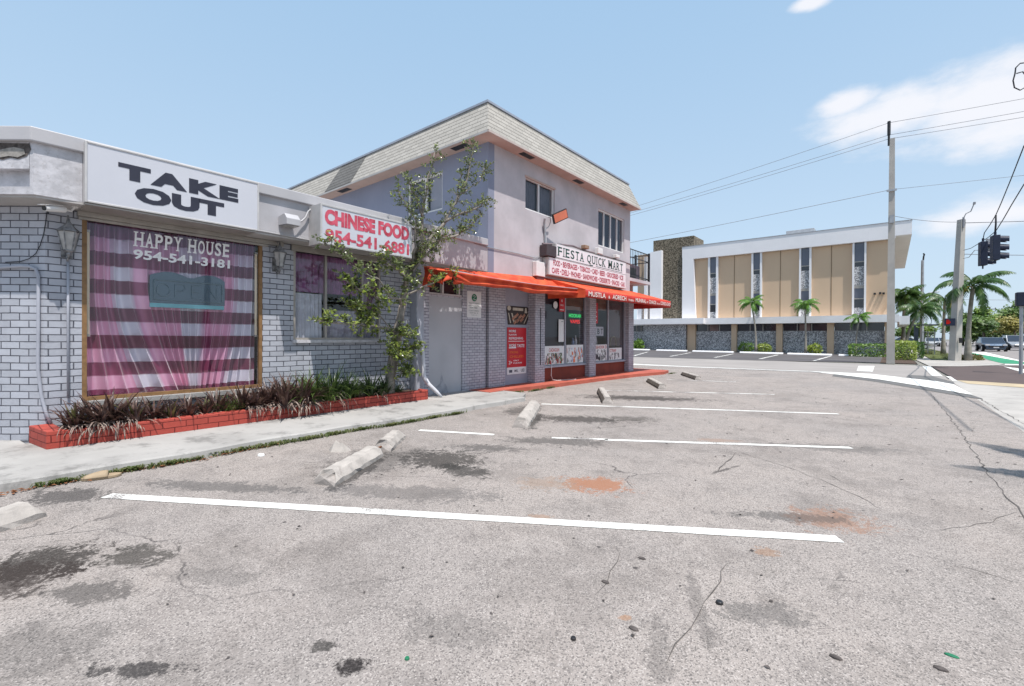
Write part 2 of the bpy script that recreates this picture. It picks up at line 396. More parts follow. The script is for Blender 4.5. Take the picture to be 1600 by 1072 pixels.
M['wood'] = PM('varnished_wood', (.24, .135, .06), .45, .25, 12, .1, 60)
M['black'] = PM('black_metal', (.025, .024, .026), .45, .3, 8, .05, 60, .2, .5)
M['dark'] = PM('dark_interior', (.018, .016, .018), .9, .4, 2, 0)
M['interior'] = PM('interior_wall', (.11, .10, .10), .9, .3, 2, 0)
M['signface'] = PM('sign_face_acrylic', (.52, .525, .57), .35, .04, 1, 0, spec=.5, dirt=.04, dirtcol=(.5, .5, .5))
M['ink'] = PM('navy_black_letters', (.03, .032, .05), .5, .15, 5, 0)
M['redink'] = PM('faded_red_letters', (.50, .055, .09), .55, .25, 9, 0, col2=(.60, .10, .15))
M['pinkink'] = PM('small_red_letters', (.40, .06, .09), .6, .2, 5, 0)
M['whiteink'] = PM('white_vinyl_letters', (.80, .80, .82), .5, .03, 5, 0)
M['greenink'] = PM('dark_green_letters', (.02, .06, .045), .5, .15, 5, 0)
M['pane'] = glass_mat('window_glass', (.95, .95, .97), .8, .07)
M['pane_dark'] = glass_mat('dark_window_glass', (.7, .7, .74), .8, .05)
M['awning'] = PM('faded_red_canvas', (.58, .062, .022), .75, .15, 2.5, .3, 220, col2=(.64, .10, .035), dirt=.12, dirtcol=(.3, .04, .02))
M['awning_old'] = PM('worn_red_canvas', (.56, .05, .022), .7, .18, 3.5, .35, 160, col2=(.66, .11, .04), dirt=.2, dirtcol=(.25, .03, .02))
M['valance'] = PM('red_valance_canvas', (.46, .032, .022), .75, .15, 2.5, .3, 220, dirt=.15, dirtcol=(.25, .02, .02))
M['redfloor'] = PM('red_painted_concrete', (.42, .105, .07), .75, .18, 2, .3, 90, dirt=.3, dirtcol=(.2, .07, .06))
M['redbase'] = PM('dark_red_kickplate', (.22, .045, .028), .7, .2, 2, .15, 70, dirt=.3, dirtcol=(.06, .02, .015))
M['doorpanel'] = PM('grey_boarded_door', (.40, .395, .42), .7, .1, 1.2, .1, 50, dirt=.12, dirtcol=(.3, .29, .31))
M['panel'] = PM('blue_grey_wall_panel', (.33, .33, .39), .75, .1, 1.5, .15, 50, dirt=.15, dirtcol=(.2, .2, .24))
M['pipe'] = PM('painted_conduit', (.36, .37, .42), .55, .12, 4, .1, 60)
M['lampmetal'] = PM('weathered_lantern_metal', (.13, .13, .14), .5, .4, 18, .2, 80, .3, .5, col2=(.28, .28, .29))
M['lampglass'] = PM('frosted_lantern_glass', (.35, .34, .33), .25, .2, 10, 0, spec=.5)
M['cream'] = PM('cream_tube', (.72, .60, .42), .4, .05, 5, 0)
M['wheelstop'] = PM('painted_concrete_stop', (.40, .365, .335), .85, .22, 3.5, 1.0, 30, dirt=.85, dirtcol=(.28, .25, .23))
M['stopraw'] = PM('broken_concrete', (.30, .27, .25), .95, .3, 15, 1.0, 40)
M['rust'] = PM('rusty_rebar', (.22, .09, .04), .9, .3, 30, .5, 90)
M['tan'] = PM('tan_stucco', (.60, .435, .30), .9, .04, .25, .2, 30, dirt=.04, dirtcol=(.35, .26, .17))
M['bwhite'] = PM('white_stucco', (.80, .78, .79), .85, .05, .4, .15, 20, dirt=.08, dirtcol=(.5, .48, .48), streak=.06)
M['stone'] = rubble('mosaic_stone', (.24, .24, .25), (.85, .84, .86), 15, (.10, .10, .105))
M['tower'] = rubble('brown_pebble_stone', (.08, .068, .05), (.33, .285, .215), 13.0, (.05, .04, .03))
M['winband'] = PM('dark_strip_window', (.025, .025, .033), .12, .2, .5, 0, spec=.8)
M['winblind'] = PM('window_blind', (.10, .11, .15), .2, .25, .4, 0, spec=.7)
M['pole'] = PM('concrete_pole', (.42, .395, .365), .9, .12, 1.5, .4, 60, dirt=.3, dirtcol=(.25, .24, .22), streak=.15)
M['poleside'] = PM('dark_side_pole', (.30, .27, .25), .9, .15, 1.5, .4, 60, dirt=.3, dirtcol=(.14, .13, .12))
M['cable'] = PM('black_cable', (.03, .03, .035), .6, .2, 5, 0)
M['wire'] = PM('grey_wire', (.26, .26, .28), .6, .2, 5, 0)
M['signal'] = PM('signal_housing', (.018, .025, .05), .5, .2, 3, .05, 40)
M['galv'] = PM('galvanised_steel', (.38, .39, .41), .5, .15, 4, .05, 60, .5, .5)
M['soil'] = PM('planter_soil', (.09, .06, .045), .95, .5, 18, 1, 40)
M['bark'] = PM('grey_bark', (.26, .23, .20), .9, .4, 9, .9, 26, dirt=.6, dirtcol=(.07, .06, .05))
M['whitetrunk'] = PM('whitewashed_trunk', (.58, .58, .62), .85, .2, 6, .6, 25, dirt=.3, dirtcol=(.3, .3, .32))
M['leaf'] = leafmat('tree_leaf', (.05, .08, .02), (.21, .245, .11), 7, .22, .3)
M['leafy'] = leafmat('young_leaf', (.20, .28, .04), (.36, .42, .10), 8, .3, .4)
M['brom'] = leafmat('purple_leaf', (.05, .025, .026), (.13, .08, .062), 9, .34, .12)
M['bromg'] = leafmat('olive_leaf', (.09, .085, .035), (.14, .14, .05), 9, .4, .15)
M['dead'] = leafmat('dry_leaf', (.17, .12, .10), (.30, .235, .20), 20, .8, .1)
M['grassg'] = leafmat('green_blade', (.06, .11, .025), (.13, .19, .05), 12, .45, .25)
M['darkg'] = leafmat('dark_blade', (.022, .045, .016), (.05, .085, .03), 12, .4, .15)
M['weed'] = leafmat('weed', (.06, .09, .02), (.13, .14, .05), 10, .6, .2)
M['palm'] = leafmat('palm_leaf', (.06, .15, .02), (.12, .24, .04), 3, .4, .25)
M['cocopalm'] = leafmat('coconut_leaf', (.03, .075, .02), (.075, .14, .035), 2, .4, .25)
M['palmy'] = leafmat('yellow_frond', (.38, .30, .06), (.45, .38, .1), 2, .5, .2)
M['palmtrunk'] = PM('palm_trunk', (.30, .27, .23), .9, .25, 4, .6, 30)
M['hedge'] = leafmat('hedge_leaf', (.07, .14, .02), (.15, .25, .04), 3, .45, .25)
M['bushy'] = leafmat('yellow_green_bush', (.16, .22, .03), (.26, .32, .05), 3, .45, .25)
M['fartree'] = leafmat('far_tree_leaf', (.045, .09, .02), (.11, .18, .035), .5, .5, .2)
M['fartreeb'] = leafmat('bright_far_leaf', (.08, .15, .02), (.17, .25, .04), .5, .5, .2)
M['fartreey'] = leafmat('yellow_far_leaf', (.22, .20, .05), (.32, .28, .08), .5, .5, .2)
M['trunk'] = PM('tree_trunk', (.12, .10, .08), .9, .3, 2, .5, 20)
M['tyre'] = PM('tyre', (.02, .02, .02), .85, .2, 8, .2, 60)
M['chrome'] = PM('rim_metal', (.5, .5, .52), .3, .1, 5, 0, .8, .5)
M['carglass'] = PM('car_glass', (.02, .03, .05), .06, .2, 1, 0, spec=.9)
M['lens'] = PM('headlight_lens', (.7, .7, .72), .15, .05, 5, 0, spec=.8)
M['brown'] = PM('brown_cardboard', (.30, .20, .14), .8, .15, 4, .2, 50)
M['paper'] = PM('white_paper', (.70, .70, .70), .7, .05, 3, 0)
M['lot'] = None

# ================================================================ the setting
STAINS = [
 (*(-3.8800, 2.4010, 0)[:2], .12, .7, .55, (0.032,0.029,0.028), .8), (*(-4.2920, 5.7340, 0)[:2], .14, .95, .55, (0.034,0.032,0.030), .8), (*(-3.1670, 4.6950, 0)[:2], .8, .25, .55, (0.068,0.062,0.059), .7), (*(-3.6040, 3.8880, 0)[:2], .5, .2, .5, (0.062,0.057,0.055), .7),
 (*(-2.7170, 0.2, 0)[:2], .35, .2, .5, (0.034,0.032,0.031), .3), (*(-2.8060, 0.854, 0)[:2], .4, .1, .6, (0.062,0.059,0.056), .3), (*(-1.4930, 1.3680, 0)[:2], .3, .15, .4, (0.062,0.059,0.056), .3),
 # x, y, rx, ry, rotation, colour, strength
 (*(-3.6230, 3.2170, 0)[:2], .55, .40, .5, (0.034,0.030,0.027), .85), (*(-3.1650, 3.0980, 0)[:2], .35, .22, .2, (0.027,0.025,0.023), .8),
 (*(-4.0890, 9.2040, 0)[:2], 1.5, .45, .5, (0.032,0.027,0.025), .85), (*(-3.7620, 6.2010, 0)[:2], .9, .38, .5, (0.032,0.027,0.025), .8), (*(-3.1510, 6.7380, 0)[:2], .5, .3, .5, (0.036,0.032,0.027), .6),
 (*(-3.7060, 0.273, 0)[:2], .34, .30, .9, (0.027,0.023,0.020), .9), (*(-3.3950, 0.656, 0)[:2], .24, .16, .6, (0.038,0.034,0.029), .8), (*(-3.5660, 0.169, 0)[:2], .3, .25, .6, (0.032,0.023,0.020), .8),
 (*(-3.0720, 0.429, 0)[:2], .3, .12, .6, (0.062,0.056,0.053), .7), (*(-1.6220, 0.978, 0)[:2], .085, .05, .6, (0.016,0.013,0.013), .95, 1.0), (*(-1.8140, 0.961, 0)[:2], .07, .04, .6, (0.027,0.025,0.023), .8), (*(-2.2420, 0.433, 0)[:2], .22, .05, .7, (0.025,0.023,0.023), .85),
 (*(-4.4290, 1.3950, 0)[:2], .9, .16, .55, (0.063,0.061,0.061), .6), (*(-5.0920, 0.518, 0)[:2], .45, .22, .5, (0.041,0.038,0.038), .75), (*(-3.0530, 2.3620, 0)[:2], .9, .2, .6, (0.072,0.068,0.068), .5),
 (*(-1.9890, 3.5540, 0)[:2], .34, .26, .5, (0.300,0.135,0.075), .9, 2.4), (*(-0.311, 3.9720, 0)[:2], .34, .26, .6, (0.270,0.150,0.100), .7), (*(-0.577, 3.1110, 0)[:2], .10, .07, .5, (0.270,0.160,0.100), .6), (*(-2.3520, 3.2890, 0)[:2], .35, .2, .5, (0.260,0.180,0.130), .5),
 (*(-1.9080, 2.6710, 0)[:2], .10, .05, .5, (0.270,0.160,0.100), .55), (*(-0.94, 1.9550, 0)[:2], .03, .02, .5, (0.300,0.170,0.100), .7, 1.5), (*(-1.6770, 6.0820, 0)[:2], .3, .12, .5, (0.280,0.180,0.130), .5),
 (*(-0.711, 2.2800, 0)[:2], .42, .05, 2.0, (0.06,0.055,0.053), .38), (*(-0.715, 1.8120, 0)[:2], .3, .05, 2.0, (0.06,0.055,0.053), .35), (*(-0.53, 3.8460, 0)[:2], .5, .12, .55, (0.063,0.061,0.059), .6),
 (*(-0.456, 2.3960, 0)[:2], .25, .12, .6, (0.068,0.065,0.063), .5), (*(-4.9850, 6.3730, 0)[:2], .35, .7, .4, (0.038,0.034,0.032), .7), (*(-4.0880, 2.7510, 0)[:2], .5, .7, .0, (0.040,0.037,0.035), .5), (*(-0.521, 6.5600, 0)[:2], .9, .25, .5, (0.084,0.080,0.078), .5), (*(-1.2480, 4.7480, 0)[:2], .3, .03, 1.3, (0.036,0.032,0.032), .7)]
M['lot'] = asphalt()
M['street'] = PM('street_asphalt', (.29, .265, .25), .9, .1, .5, .4, 60, dirt=.2, dirtcol=(.22, .21, .2))
M['darkasphalt'] = PM('sealed_asphalt', (.10, .092, .095), .9, .2, .4, .4, 60, dirt=.2, dirtcol=(.2, .18, .17))
M['roadgrey'] = PM('road_asphalt', (.24, .22, .215), .9, .12, .3, .3, 40)
M['walk'] = concrete('sidewalk_concrete', (.37, .355, .34), .7)
M['corner'] = concrete('corner_concrete', (.40, .375, .35), .3)
M['sand'] = concrete('sand_concrete', (.46, .37, .25), .2)
M['pavers'] = PM('brown_crosswalk', (.095, .07, .066), .85, .12, 1.5, .4, 60)
M['greenlane'] = PM('green_lane_paint', (.035, .24, .13), .8, .15, .8, .2, 60, dirt=.15, dirtcol=(.1, .15, .12))
M['line_new'] = paint_line('line_paint_fresh', .575); M['line_mid'] = paint_line('line_paint_worn', .56); M['line_old'] = paint_line('line_paint_faded', .49)
M['gutter'] = PM('grey_gutter', (.13, .127, .125), .9, .15, 2, .3, 60)
M['ground'] = PM('far_ground', (.20, .19, .17), .95, .3, .05, .2, 5)
M['lawn'] = PM('lawn_soil', (.10, .12, .035), .95, .4, 3, .6, 30)

struct(MB().sheet([(-900, -900), (900, -900), (900, 900), (-900, 900)], -.03), 'ground', M['ground'])
lot = MB()
def cells(mb, x0, x1, y0, y1, z, nx=1, ny=1):
    mb.grid(lambda u, v: (x0+(x1-x0)*u, y0+(y1-y0)*v, z), nx, ny, uv=False)
cells(lot, -5.62, 1.45, -25, 20.25, 0)
cells(lot, -30, -5.62, -25, -3.2, 0); cells(lot, -7.0, -5.62, 7.0, 16.6, 0); cells(lot, -9.5, -5.62, 16.6, 20.25, 0)
struct(lot, 'parking_lot', M['lot'])
st = MB(); cells(st, -120, 1.45, 20.25, 29.2, -.006); cells(st, -120, -9.5, 14.9, 20.25, -.006); struct(st, 'side_street', M['street'])
st = MB(); st.sheet([(-120, 27.3), (-12.9, 27.9), (-5.8, 28.9), (0, 31.4), (0, 46), (-120, 46)], .002); struct(st, 'parking_bays', M['darkasphalt'])
st = MB(); cells(st, 3.6, 26, -60, 300, -.008); struct(st, 'main_road', M['roadgrey'])
st = MB(); cells(st, 1.45, 4.2, -60, 20.3, -.002); struct(st, 'roadside_sidewalk', M['corner'])
# concrete corner and sidewalk beyond the side street
st = MB(); st.sheet([(1.1830, 37.2270, 0)[:2], (1.4150, 28.9070, 0)[:2], (2.5080, 29.6560, 0)[:2], (4.0820, 32.3680, 0)[:2], (4.5470, 34.2620, 0)[:2], (4.5040, 39.5390, 0)[:2], (2.9, 37.2), (1.9, 37.2), (2.0, 80), (1.1, 80), (1.0, 36)], .012); struct(st, 'street_corner', M['corner'])
st = MB(); cells(st, 2.0, 3.9, 37.2, 120, .010); struct(st, 'verge', M['lawn'])
st = MB(); cells(st, -.4, 1.08, 30.9, 46, .008); struct(st, 'bed', M['soil'])
st = MB(); st.sheet([(1.4780, 28.8420, 0)[:2], (5.0110, 32.9380, 0)[:2], (8, 40), (8, 20), (2.9620, 19.4450, 0)[:2], (1.6130, 19.8850, 0)[:2]], .004); struct(st, 'brown_crosswalk', M['pavers'])
st = MB(); st.sheet([(1.6080, 19.8240, 0)[:2], (2.9540, 19.3910, 0)[:2], (8, 19.9), (8, 18.5), (2.7490, 18.0440, 0)[:2], (1.7320, 18.5540, 0)[:2]], .005); struct(st, 'sand_strip', M['sand'])
st = MB(); st.sheet([(5.6650, 60.0180, 0)[:2], (6.2, 60), (6.9, 60), (5.8010, 38.1390, 0)[:2], (12, 27), (9, 27), (5.3560, 35.2130, 0)[:2], (4.5850, 35.0740, 0)[:2], (4.7050, 40.8150, 0)[:2]], .0); struct(st, 'bike_lane', M['greenlane'])
mk = MB(); mk.sheet([(5.7710, 61.1430, 0)[:2], (7.0, 62), (6.0, 39.4510, 0)[:2], (5.8010, 38.1390, 0)[:2]], .006)
mk.sheet([(4.0820, 31.0630, 0)[:2], (4.4290, 29.1080, 0)[:2], (3.9320, 25.8310, 0)[:2]], .008)
mk.sheet([(4.5940, 34.6130, 0)[:2], (5.2760, 34.6810, 0)[:2], (5.0710, 33.3370, 0)[:2], (4.3920, 33.0880, 0)[:2]], .006)
mk.sheet([(-1.1260, 26.6200, 0)[:2], (-0.555, 27.1770, 0)[:2], (-0.515, 22.4660, 0)[:2], (-1.0080, 22.4420, 0)[:2]], .006)
mk.sheet([(1.1520, 28.4620, 0)[:2], (1.4520, 28.7530, 0)[:2], (1.3880, 21.3780, 0)[:2], (1.1190, 21.4700, 0)[:2]], .008)
mk.sheet([(1.4850, 21.6400, 0)[:2], (1.5950, 21.4040, 0)[:2], (1.5800, 19.3040, 0)[:2], (1.4750, 19.2060, 0)[:2]], .009)
mk.sheet([(-2.4980, 20.9320, 0)[:2], (-0.544, 20.9660, 0)[:2], (1.0690, 18.8310, 0)[:2], (1.3870, 17.8830, 0)[:2], (1.4750, 14.7790, 0)[:2], (0.732, 16.4090, 0)[:2], (-0.222, 18.2980, 0)[:2], (-1.5400, 19.8760, 0)[:2]], .010)
mk.sheet([(-30, 20.9), (-9.4, 20.6), (-6.6, 20.45), (-1.7, 21.0), (-1.7, 20.75), (-6.6, 20.1), (-9.4, 19.9), (-30, 20.2)], .009)
struct(mk, 'street_markings', M['line_new'])
mk = MB(); mk.sheet([(-1.5320, 19.7720, 0)[:2], (-0.221, 18.1860, 0)[:2], (0.728, 16.3230, 0)[:2], (1.4680, 14.7130, 0)[:2], (1.5530, 13.9950, 0)[:2], (1.3790, 14.1120, 0)[:2], (0.666, 15.4510, 0)[:2], (-0.238, 17.2620, -0)[:2], (-1.5120, 18.8330, 0)[:2]], .007)
mk.sheet([(0.515, 21.4390, 0)[:2], (1.1100, 21.2880, 0)[:2], (1.4680, 18.9370, 0)[:2], (1.4150, 17.9090, 0)[:2], (1.0460, 18.9450, 0)[:2], (0.4, 19.9630, 0)[:2]], .005)
struct(mk, 'gutter', M['gutter'])
mk = MB()
for a, b in (((-13.5590, 29.5310, 0), (-16.2060, 37.9930, 0)), ((-11.3870, 30.3810, 0), (-12.9410, 39.3260, 0)), ((-8.6330, 30.6180, 0), (-9.5360, 38.9280, 0)), ((-6.0900, 30.8910, 0), (-6.5220, 39.4520, 0)), ((-3.3240, 30.6320, 0), (-3.2700, 39.6700, 0))):
    a, b = Vector(a), Vector(b); d = (b-a).normalized().cross(Vector((0, 0, 1)))*.08
    mk.sheet([tuple((a-d)[:2]), tuple((a+d)[:2]), tuple((b+d)[:2]), tuple((b-d)[:2])], .006)
struct(mk, 'bay_lines', M['line_old'])
# lot markings
LD = Vector((.852, .525, 0)).normalized(); LN = Vector((-.525, .852, 0)).normalized()
def stripe(a, b, w, mat, name='parking_stripe'):
    a, b = Vector(a), Vector(b); a.z = b.z = 0; d = (b-a).normalized(); n = Vector((-d.y, d.x, 0))*w/2
    mb = MB(); k = 14
    L_ = [a+(b-a)*i/k+n*(1+rnd.uniform(-.06, .06)) for i in range(k+1)]; R_ = [a+(b-a)*i/k-n*(1+rnd.uniform(-.06, .06)) for i in range(k+1)]
    mb.add([(p.x, p.y, .004) for p in R_+L_], [(i, i+1, k+2+i, k+1+i) for i in range(k)])
    return struct(mb, name, mat)
stripe((-4.8340, 0.739, 0), (-0.242, 3.6130, 0), .105, M['line_new'])
stripe((-4.9740, 4.0070, 0), (-4.0080, 4.4710, 0), .09, M['line_mid']); stripe((-3.3260, 4.8140, 0), (-2.7360, 5.2080, 0), .07, M['line_old']); stripe((-2.7580, 5.1650, 0), (-0.346, 6.7110, 0), .09, M['line_mid'])
stripe((-5.1470, 7.0980, 0), (-0.673, 9.5600, 0), .10, M['line_mid']); stripe((-5.5850, 9.7940, 0), (-2.0290, 11.8510, 0), .10, M['line_old']); stripe((-5.2630, 13.7920, 0), (-3.4520, 14.3990, 0), .09, M['line_old'])
# open joints and wandering cracks in the lot
def crack(pts, w, name='crack', jit=.02):
    P = [Vector((p[0], p[1], 0)) for p in pts]; Q = []
    for a, b in zip(P, P[1:]):
        n = max(2, int((b-a).length/.12))
        for i in range(n): Q.append(a+(b-a)*i/n+Vector((rnd.uniform(-jit, jit), rnd.uniform(-jit, jit), 0)))
    Q.append(P[-1]); mb = MB(); A = []
    for i, q in enumerate(Q):
        d = (Q[min(i+1, len(Q)-1)]-Q[max(0, i-1)]).normalized(); n = Vector((-d.y, d.x, 0))*w*rnd.uniform(.25, 1)*(1 if 0 < i < len(Q)-1 else .1)
        A += [(q.x-n.x, q.y-n.y, .003), (q.x+n.x, q.y+n.y, .003)]
    mb.add(A, [(2*i, 2*i+2, 2*i+3, 2*i+1) for i in range(len(Q)-1)]); return mb
CR = PM('crack_filler', (.10, .09, .085), .95, .3, 10, 0)
mb = MB()
for pts, w in (([(0.743, 15.0920, 0), (0.766, 9.8210, 0), (0.762, 8.1090, 0), (0.741, 6.3200, 0), (0.766, 4.9820, 0), (.77, 2), (.8, -5)], .012), ([(1.4920, 14.6450, 0), (1.5390, 12.1570, 0), (1.5900, 10.4060, 0), (1.6, 6), (1.6, -6)], .014),
    ([(-1.3480, 5.6460, 0), (-0.883, 5.3570, 0), (-0.478, 5.0160, 0), (-0.198, 4.7060, 0), (0.013, 4.4030, 0)], .006), ([(-1.3400, 5.6140, 0), (-1.2730, 4.6700, 0)], .012), ([(-0.579, 6.5100, 0), (-0.336, 6.5210, 0)], .005), ([(0.204, 4.1310, 0), (0.488, 4.5360, 0), (0.746, 5.0610, 0)], .006),
    ([(-3.7270, 3.4020, 0), (-3.5140, 3.1820, 0), (-3.1810, 3.0020, 0)], .008), ([(-3.6870, 3.3650, 0), (-3.5040, 3.7800, 0)], .006), ([(-1.2530, 2.5580, 0), (-1.1740, 2.2810, 0), (-1.1330, 2.0310, 0)], .004), ([(-0.703, 2.8200, 0), (-0.686, 2.2010, 0), (-0.675, 1.7760, 0)], .006), ([(0.292, 3.6630, 0), (0.552, 3.5720, 0)], .006), ([(-0.468, 5.2810, 0), (-0.254, 4.9730, 0)], .006)):
    q = crack(pts, w*.62); mb.add(q.v, q.f)
struct(mb, 'crack', CR)

# sidewalk along the shops: a real step with a worn edge
mb = MB(); n = 60
ed = lambda y: -5.60+.03*math.sin(y*1.7)+.02*math.sin(y*5.1)
ys = [-3.2+i*(7.2+3.2)/n for i in range(n+1)]
top = [(ed(y)-.03, y, .085) for y in ys]; low = [(ed(y)+.012, y, -.01) for y in ys]; back = [(-9.2 if y < .3 else -7.35, y, .085) for y in ys]; mid = [(ed(y)-.005, y, .07) for y in ys]
V = back+top+mid+low; q = n+1
mb.add(V, [(k*q+i, (k+1)*q+i, (k+1)*q+i+1, k*q+i+1) for k in range(3) for i in range(n)]+[(n, q+n, 2*q+n, 3*q+n)])
struct(mb, 'sidewalk', M['walk'])
mb = MB(); mb.prism([(-7.3, 7.203), (-5.72, 7.203), (-5.74, 7.28), (-6.0, 7.7), (-6.55, 7.75), (-7.3, 7.6)], -.01, .083); struct(mb, 'sidewalk_end', M['walk'])
mb = MB(); mb.prism([(-7.32, 7.25), (-6.62, 7.25), (-6.68, 8.2), (-6.58, 9.2), (-6.5, 12), (-6.35, 14), (-6.05, 15.6), (-6.2, 16.4), (-8.0, 16.6), (-12, 16.6), (-12, 14.9), (-7.32, 14.9)], -.01, .095)
struct(mb, 'red_walkway', M['redfloor'])
# kerbside weeds: uncountable
def weeds(name, spots, mat, n, h):
    mb = MB()
    for _ in range(n):
        x, y, s_ = rnd.choice(spots); a = rnd.uniform(0, 6.28); r = abs(rnd.gauss(0, .5))
        p = Vector((x+math.cos(a)*r*.07*s_, y+math.sin(a)*r*.55*s_, 0)); b = rnd.uniform(0, 6.28); l = h*rnd.uniform(.5, 1.3)
        d = Vector((math.cos(b), math.sin(b), 0)); w = Vector((-d.y, d.x, 0))*rnd.uniform(.003, .008)
        t1 = p+d*l*.5+Vector((0, 0, l*.8)); t2 = p+d*l*1.1+Vector((0, 0, l*.7))
        mb.quad(p-w*.5, p+w*.5, t1+w, t1-w); mb.tri(t1-w, t1+w, t2)
    o = mb.build(name, mat); o['kind'] = 'stuff'; return o
sp = [(ed(y)+.045, y, s_) for y, s_ in ((-.3, .5), (.55, .35), (1.0, .7), (1.35, .8), (2.0, 1), (2.35, 1), (2.75, 1), (3.1, .9), (3.5, .9), (3.95, .6), (4.3, .8), (4.75, .6), (5.2, .4))]
weeds('kerb_weeds', sp, M['weed'], 3000, .045)
weeds('walkway_weeds', [(-6.58, 8.1, .6), (-6.5, 8.7, .7), (-5.95, 16.0, .8), (-5.5, 16.2, .8), (-6.55, 9.4, .5)], M['weed'], 700, .05)
mb = MB()
for _ in range(260):
    y = rnd.uniform(-.5, 2.4); x = ed(y)+.03+abs(rnd.gauss(0, .05)); a = rnd.uniform(0, 6.28); l = rnd.uniform(.012, .035); w = l*.35
    c_, s_ = math.cos(a), math.sin(a); z = rnd.uniform(.004, .016)
    mb.quad((x-c_*l, y-s_*l, z), (x+s_*w, y-c_*w, z+.008), (x+c_*l, y+s_*l, z+.003), (x-s_*w, y+c_*w, z+.006))
o = mb.build('dry_leaf_litter', M['rust']); o['kind'] = 'stuff'
weeds('verge_grass', [(2.2+rnd.uniform(0, 1.6), 38+rnd.uniform(0, 26), 3) for _ in range(60)], M['weed'], 3500, .16)

# ================================================================ low restaurant building
XW = -7.40
cd = Vector((-.77, -.64))                       # the wall turns away at its left corner
def wallbox(mb, y0, y1, z0, z1, x=XW, t=.2): mb.box(x-t, x, y0, y1, z0, z1)
rb = thing('restaurant_building', 'low grey painted brick restaurant with flat roof and two curtained shop windows', 'building', (-7.4, 3, 0))
mb = MB()
c0 = (XW, .60); c1 = (XW+cd.x*4, .60+cd.y*4)
mb.prism([(c0[0]-.002, c0[1]+.002), (XW-.2, .62), (c1[0]-.13, c1[1]+.16), (c1[0]-.002, c1[1]+.002)], 0, 2.8); mb.quad((*c1, 0), (*c0, 0), (*c0, 2.8), (*c1, 2.8), [(-4+.60, 0), (.60, 0), (.60, 2.8), (-4+.60, 2.8)])
wallbox(mb, .60, .905, 0, 2.8); wallbox(mb, .905, 2.93, 0, .50); wallbox(mb, 2.93, 3.40, 0, 2.8); wallbox(mb, 3.40, 5.03, 0, 1.225); wallbox(mb, 5.03, 5.72, 0, 2.8)
wallbox(mb, .905, 2.93, 2.72, 2.8); wallbox(mb, 3.40, 5.03, 2.70, 2.8)
mb.build('wall', M['brick_grey'], rb)
mb = MB(); wallbox(mb, 5.92, 6.10, 0, 2.8, -7.27); wallbox(mb, 7.05, 7.80, 0, 2.8, -7.27); mb.box(-7.47, -7.27, 6.10, 7.05, 2.12, 2.16); mb.build('door_surround', M['brick_mart'], rb)
MB().box(-7.62, -7.19, 5.725, 5.915, 0, 2.8).build('pilaster', M['pipe'], rb, bevel=.03)
mb = MB(); mb.box(-7.45, -7.30, 6.10, 7.05, .08, 2.12); mb.build('blank_door', M['doorpanel'], rb)
P = [(-7.297, y, z) for y, z in ((6.22, .085), (6.30, .22), (6.42, .30), (6.47, .56), (6.52, .34), (6.62, .22), (6.66, .085))]
mb = MB(); mb.add(P, [tuple(range(len(P)))]); mb.build('peeled_paint', PM('peeled_patch', (.33, .33, .36), .9, .25, 9, .6, 30), rb)
mb = MB(); mb.box(-7.46, -7.40, 6.10, 7.05, 2.16, 2.70); fr = mb.build('transom_window', M['winband'], rb)
mb = MB(); mb.box(-7.40, -7.30, 6.10, 7.05, 2.16, 2.20); mb.box(-7.40, -7.32, 6.50, 6.54, 2.2, 2.7); mb.box(-7.40, -7.32, 6.98, 7.02, 2.2, 2.7); mb.build('frame', M['alu_white'], fr)
# fascia, cap and soffit, bent at the corner
fe = (-7.0, .48); f1 = (fe[0]+cd.x*4, fe[1]+cd.y*4)
mb = MB(); mb.box(-7.12, -7.0, .86, 7.56, 2.78, 3.33); mb.build('fascia', M['fascia'], rb)
mb = MB(); mb.prism([(-7.12, .862), (-7.12, .53), (f1[0]-.08, f1[1]+.1), f1, fe, (-7.0, .862)], 2.78, 2.86)
mb.prism([(-7.12, .862), (-7.12, .53), (-7.128, .52), (-7.03, .455), fe, (-7.0, .862)], 2.86, 3.33)
mb.prism([(-7.16, .50), (f1[0]-.12, f1[1]+.14), (f1[0]-.095, f1[1]+.115), (-7.13, .47)], 2.862, 3.05)
mb.prism([(-7.13, .52), (f1[0]-.08, f1[1]+.1), f1, (-7.035, .452)], 3.05, 3.33)
mb.build('peeling_fascia', M['peel'], rb)
e2 = cd*.0; n2 = Vector((cd.y, -cd.x))*-1                      # outward normal of the bent part
def bent(d, z, off=.004):
    p = Vector((fe[0], fe[1]))+cd*d; n = Vector((.64, -.77)); p = p+n*off; return (p.x, p.y, z)
P = [bent(d, z) for d, z in ((.04, 3.315), (.02, 3.25), (.07, 3.18), (.16, 3.15), (.24, 3.165), (.33, 3.14), (.42, 3.17), (.5, 3.32))]
mb = MB(); mb.add(P, [tuple(range(len(P)))]); hl = mb.build('rotten_hole', M['hole'], rb)
P = [bent(d, z, .009) for d, z in ((.09, 3.25), (.08, 3.2), (.16, 3.165), (.25, 3.18), (.36, 3.16), (.45, 3.22), (.3, 3.255), (.2, 3.275))]
mb = MB(); mb.add(P, [tuple(range(len(P)))]); mb.build('exposed_mortar', M['mortar'], hl)
mb = MB(); cp = [(-6.955, .455), (-6.955, 7.53), (-7.25, 7.53), (-7.25, .6), (f1[0]-.2, f1[1]+.28), (f1[0]+.03, f1[1]-.04)]
mb.prism(cp, 3.33, 3.485); mb.build('roof_cap', M['cap'], rb, bevel=.012)
mb = MB(); mb.prism([(-7.25, .7), (-7.25, 7.56), (-22, 7.56), (-22, -3), (-10.4, -2.1)], 3.30, 3.40); mb.build('roof', PM('roof_membrane', (.45, .44, .43), .9, .15, 1, .3, 30, dirt=.3), rb)
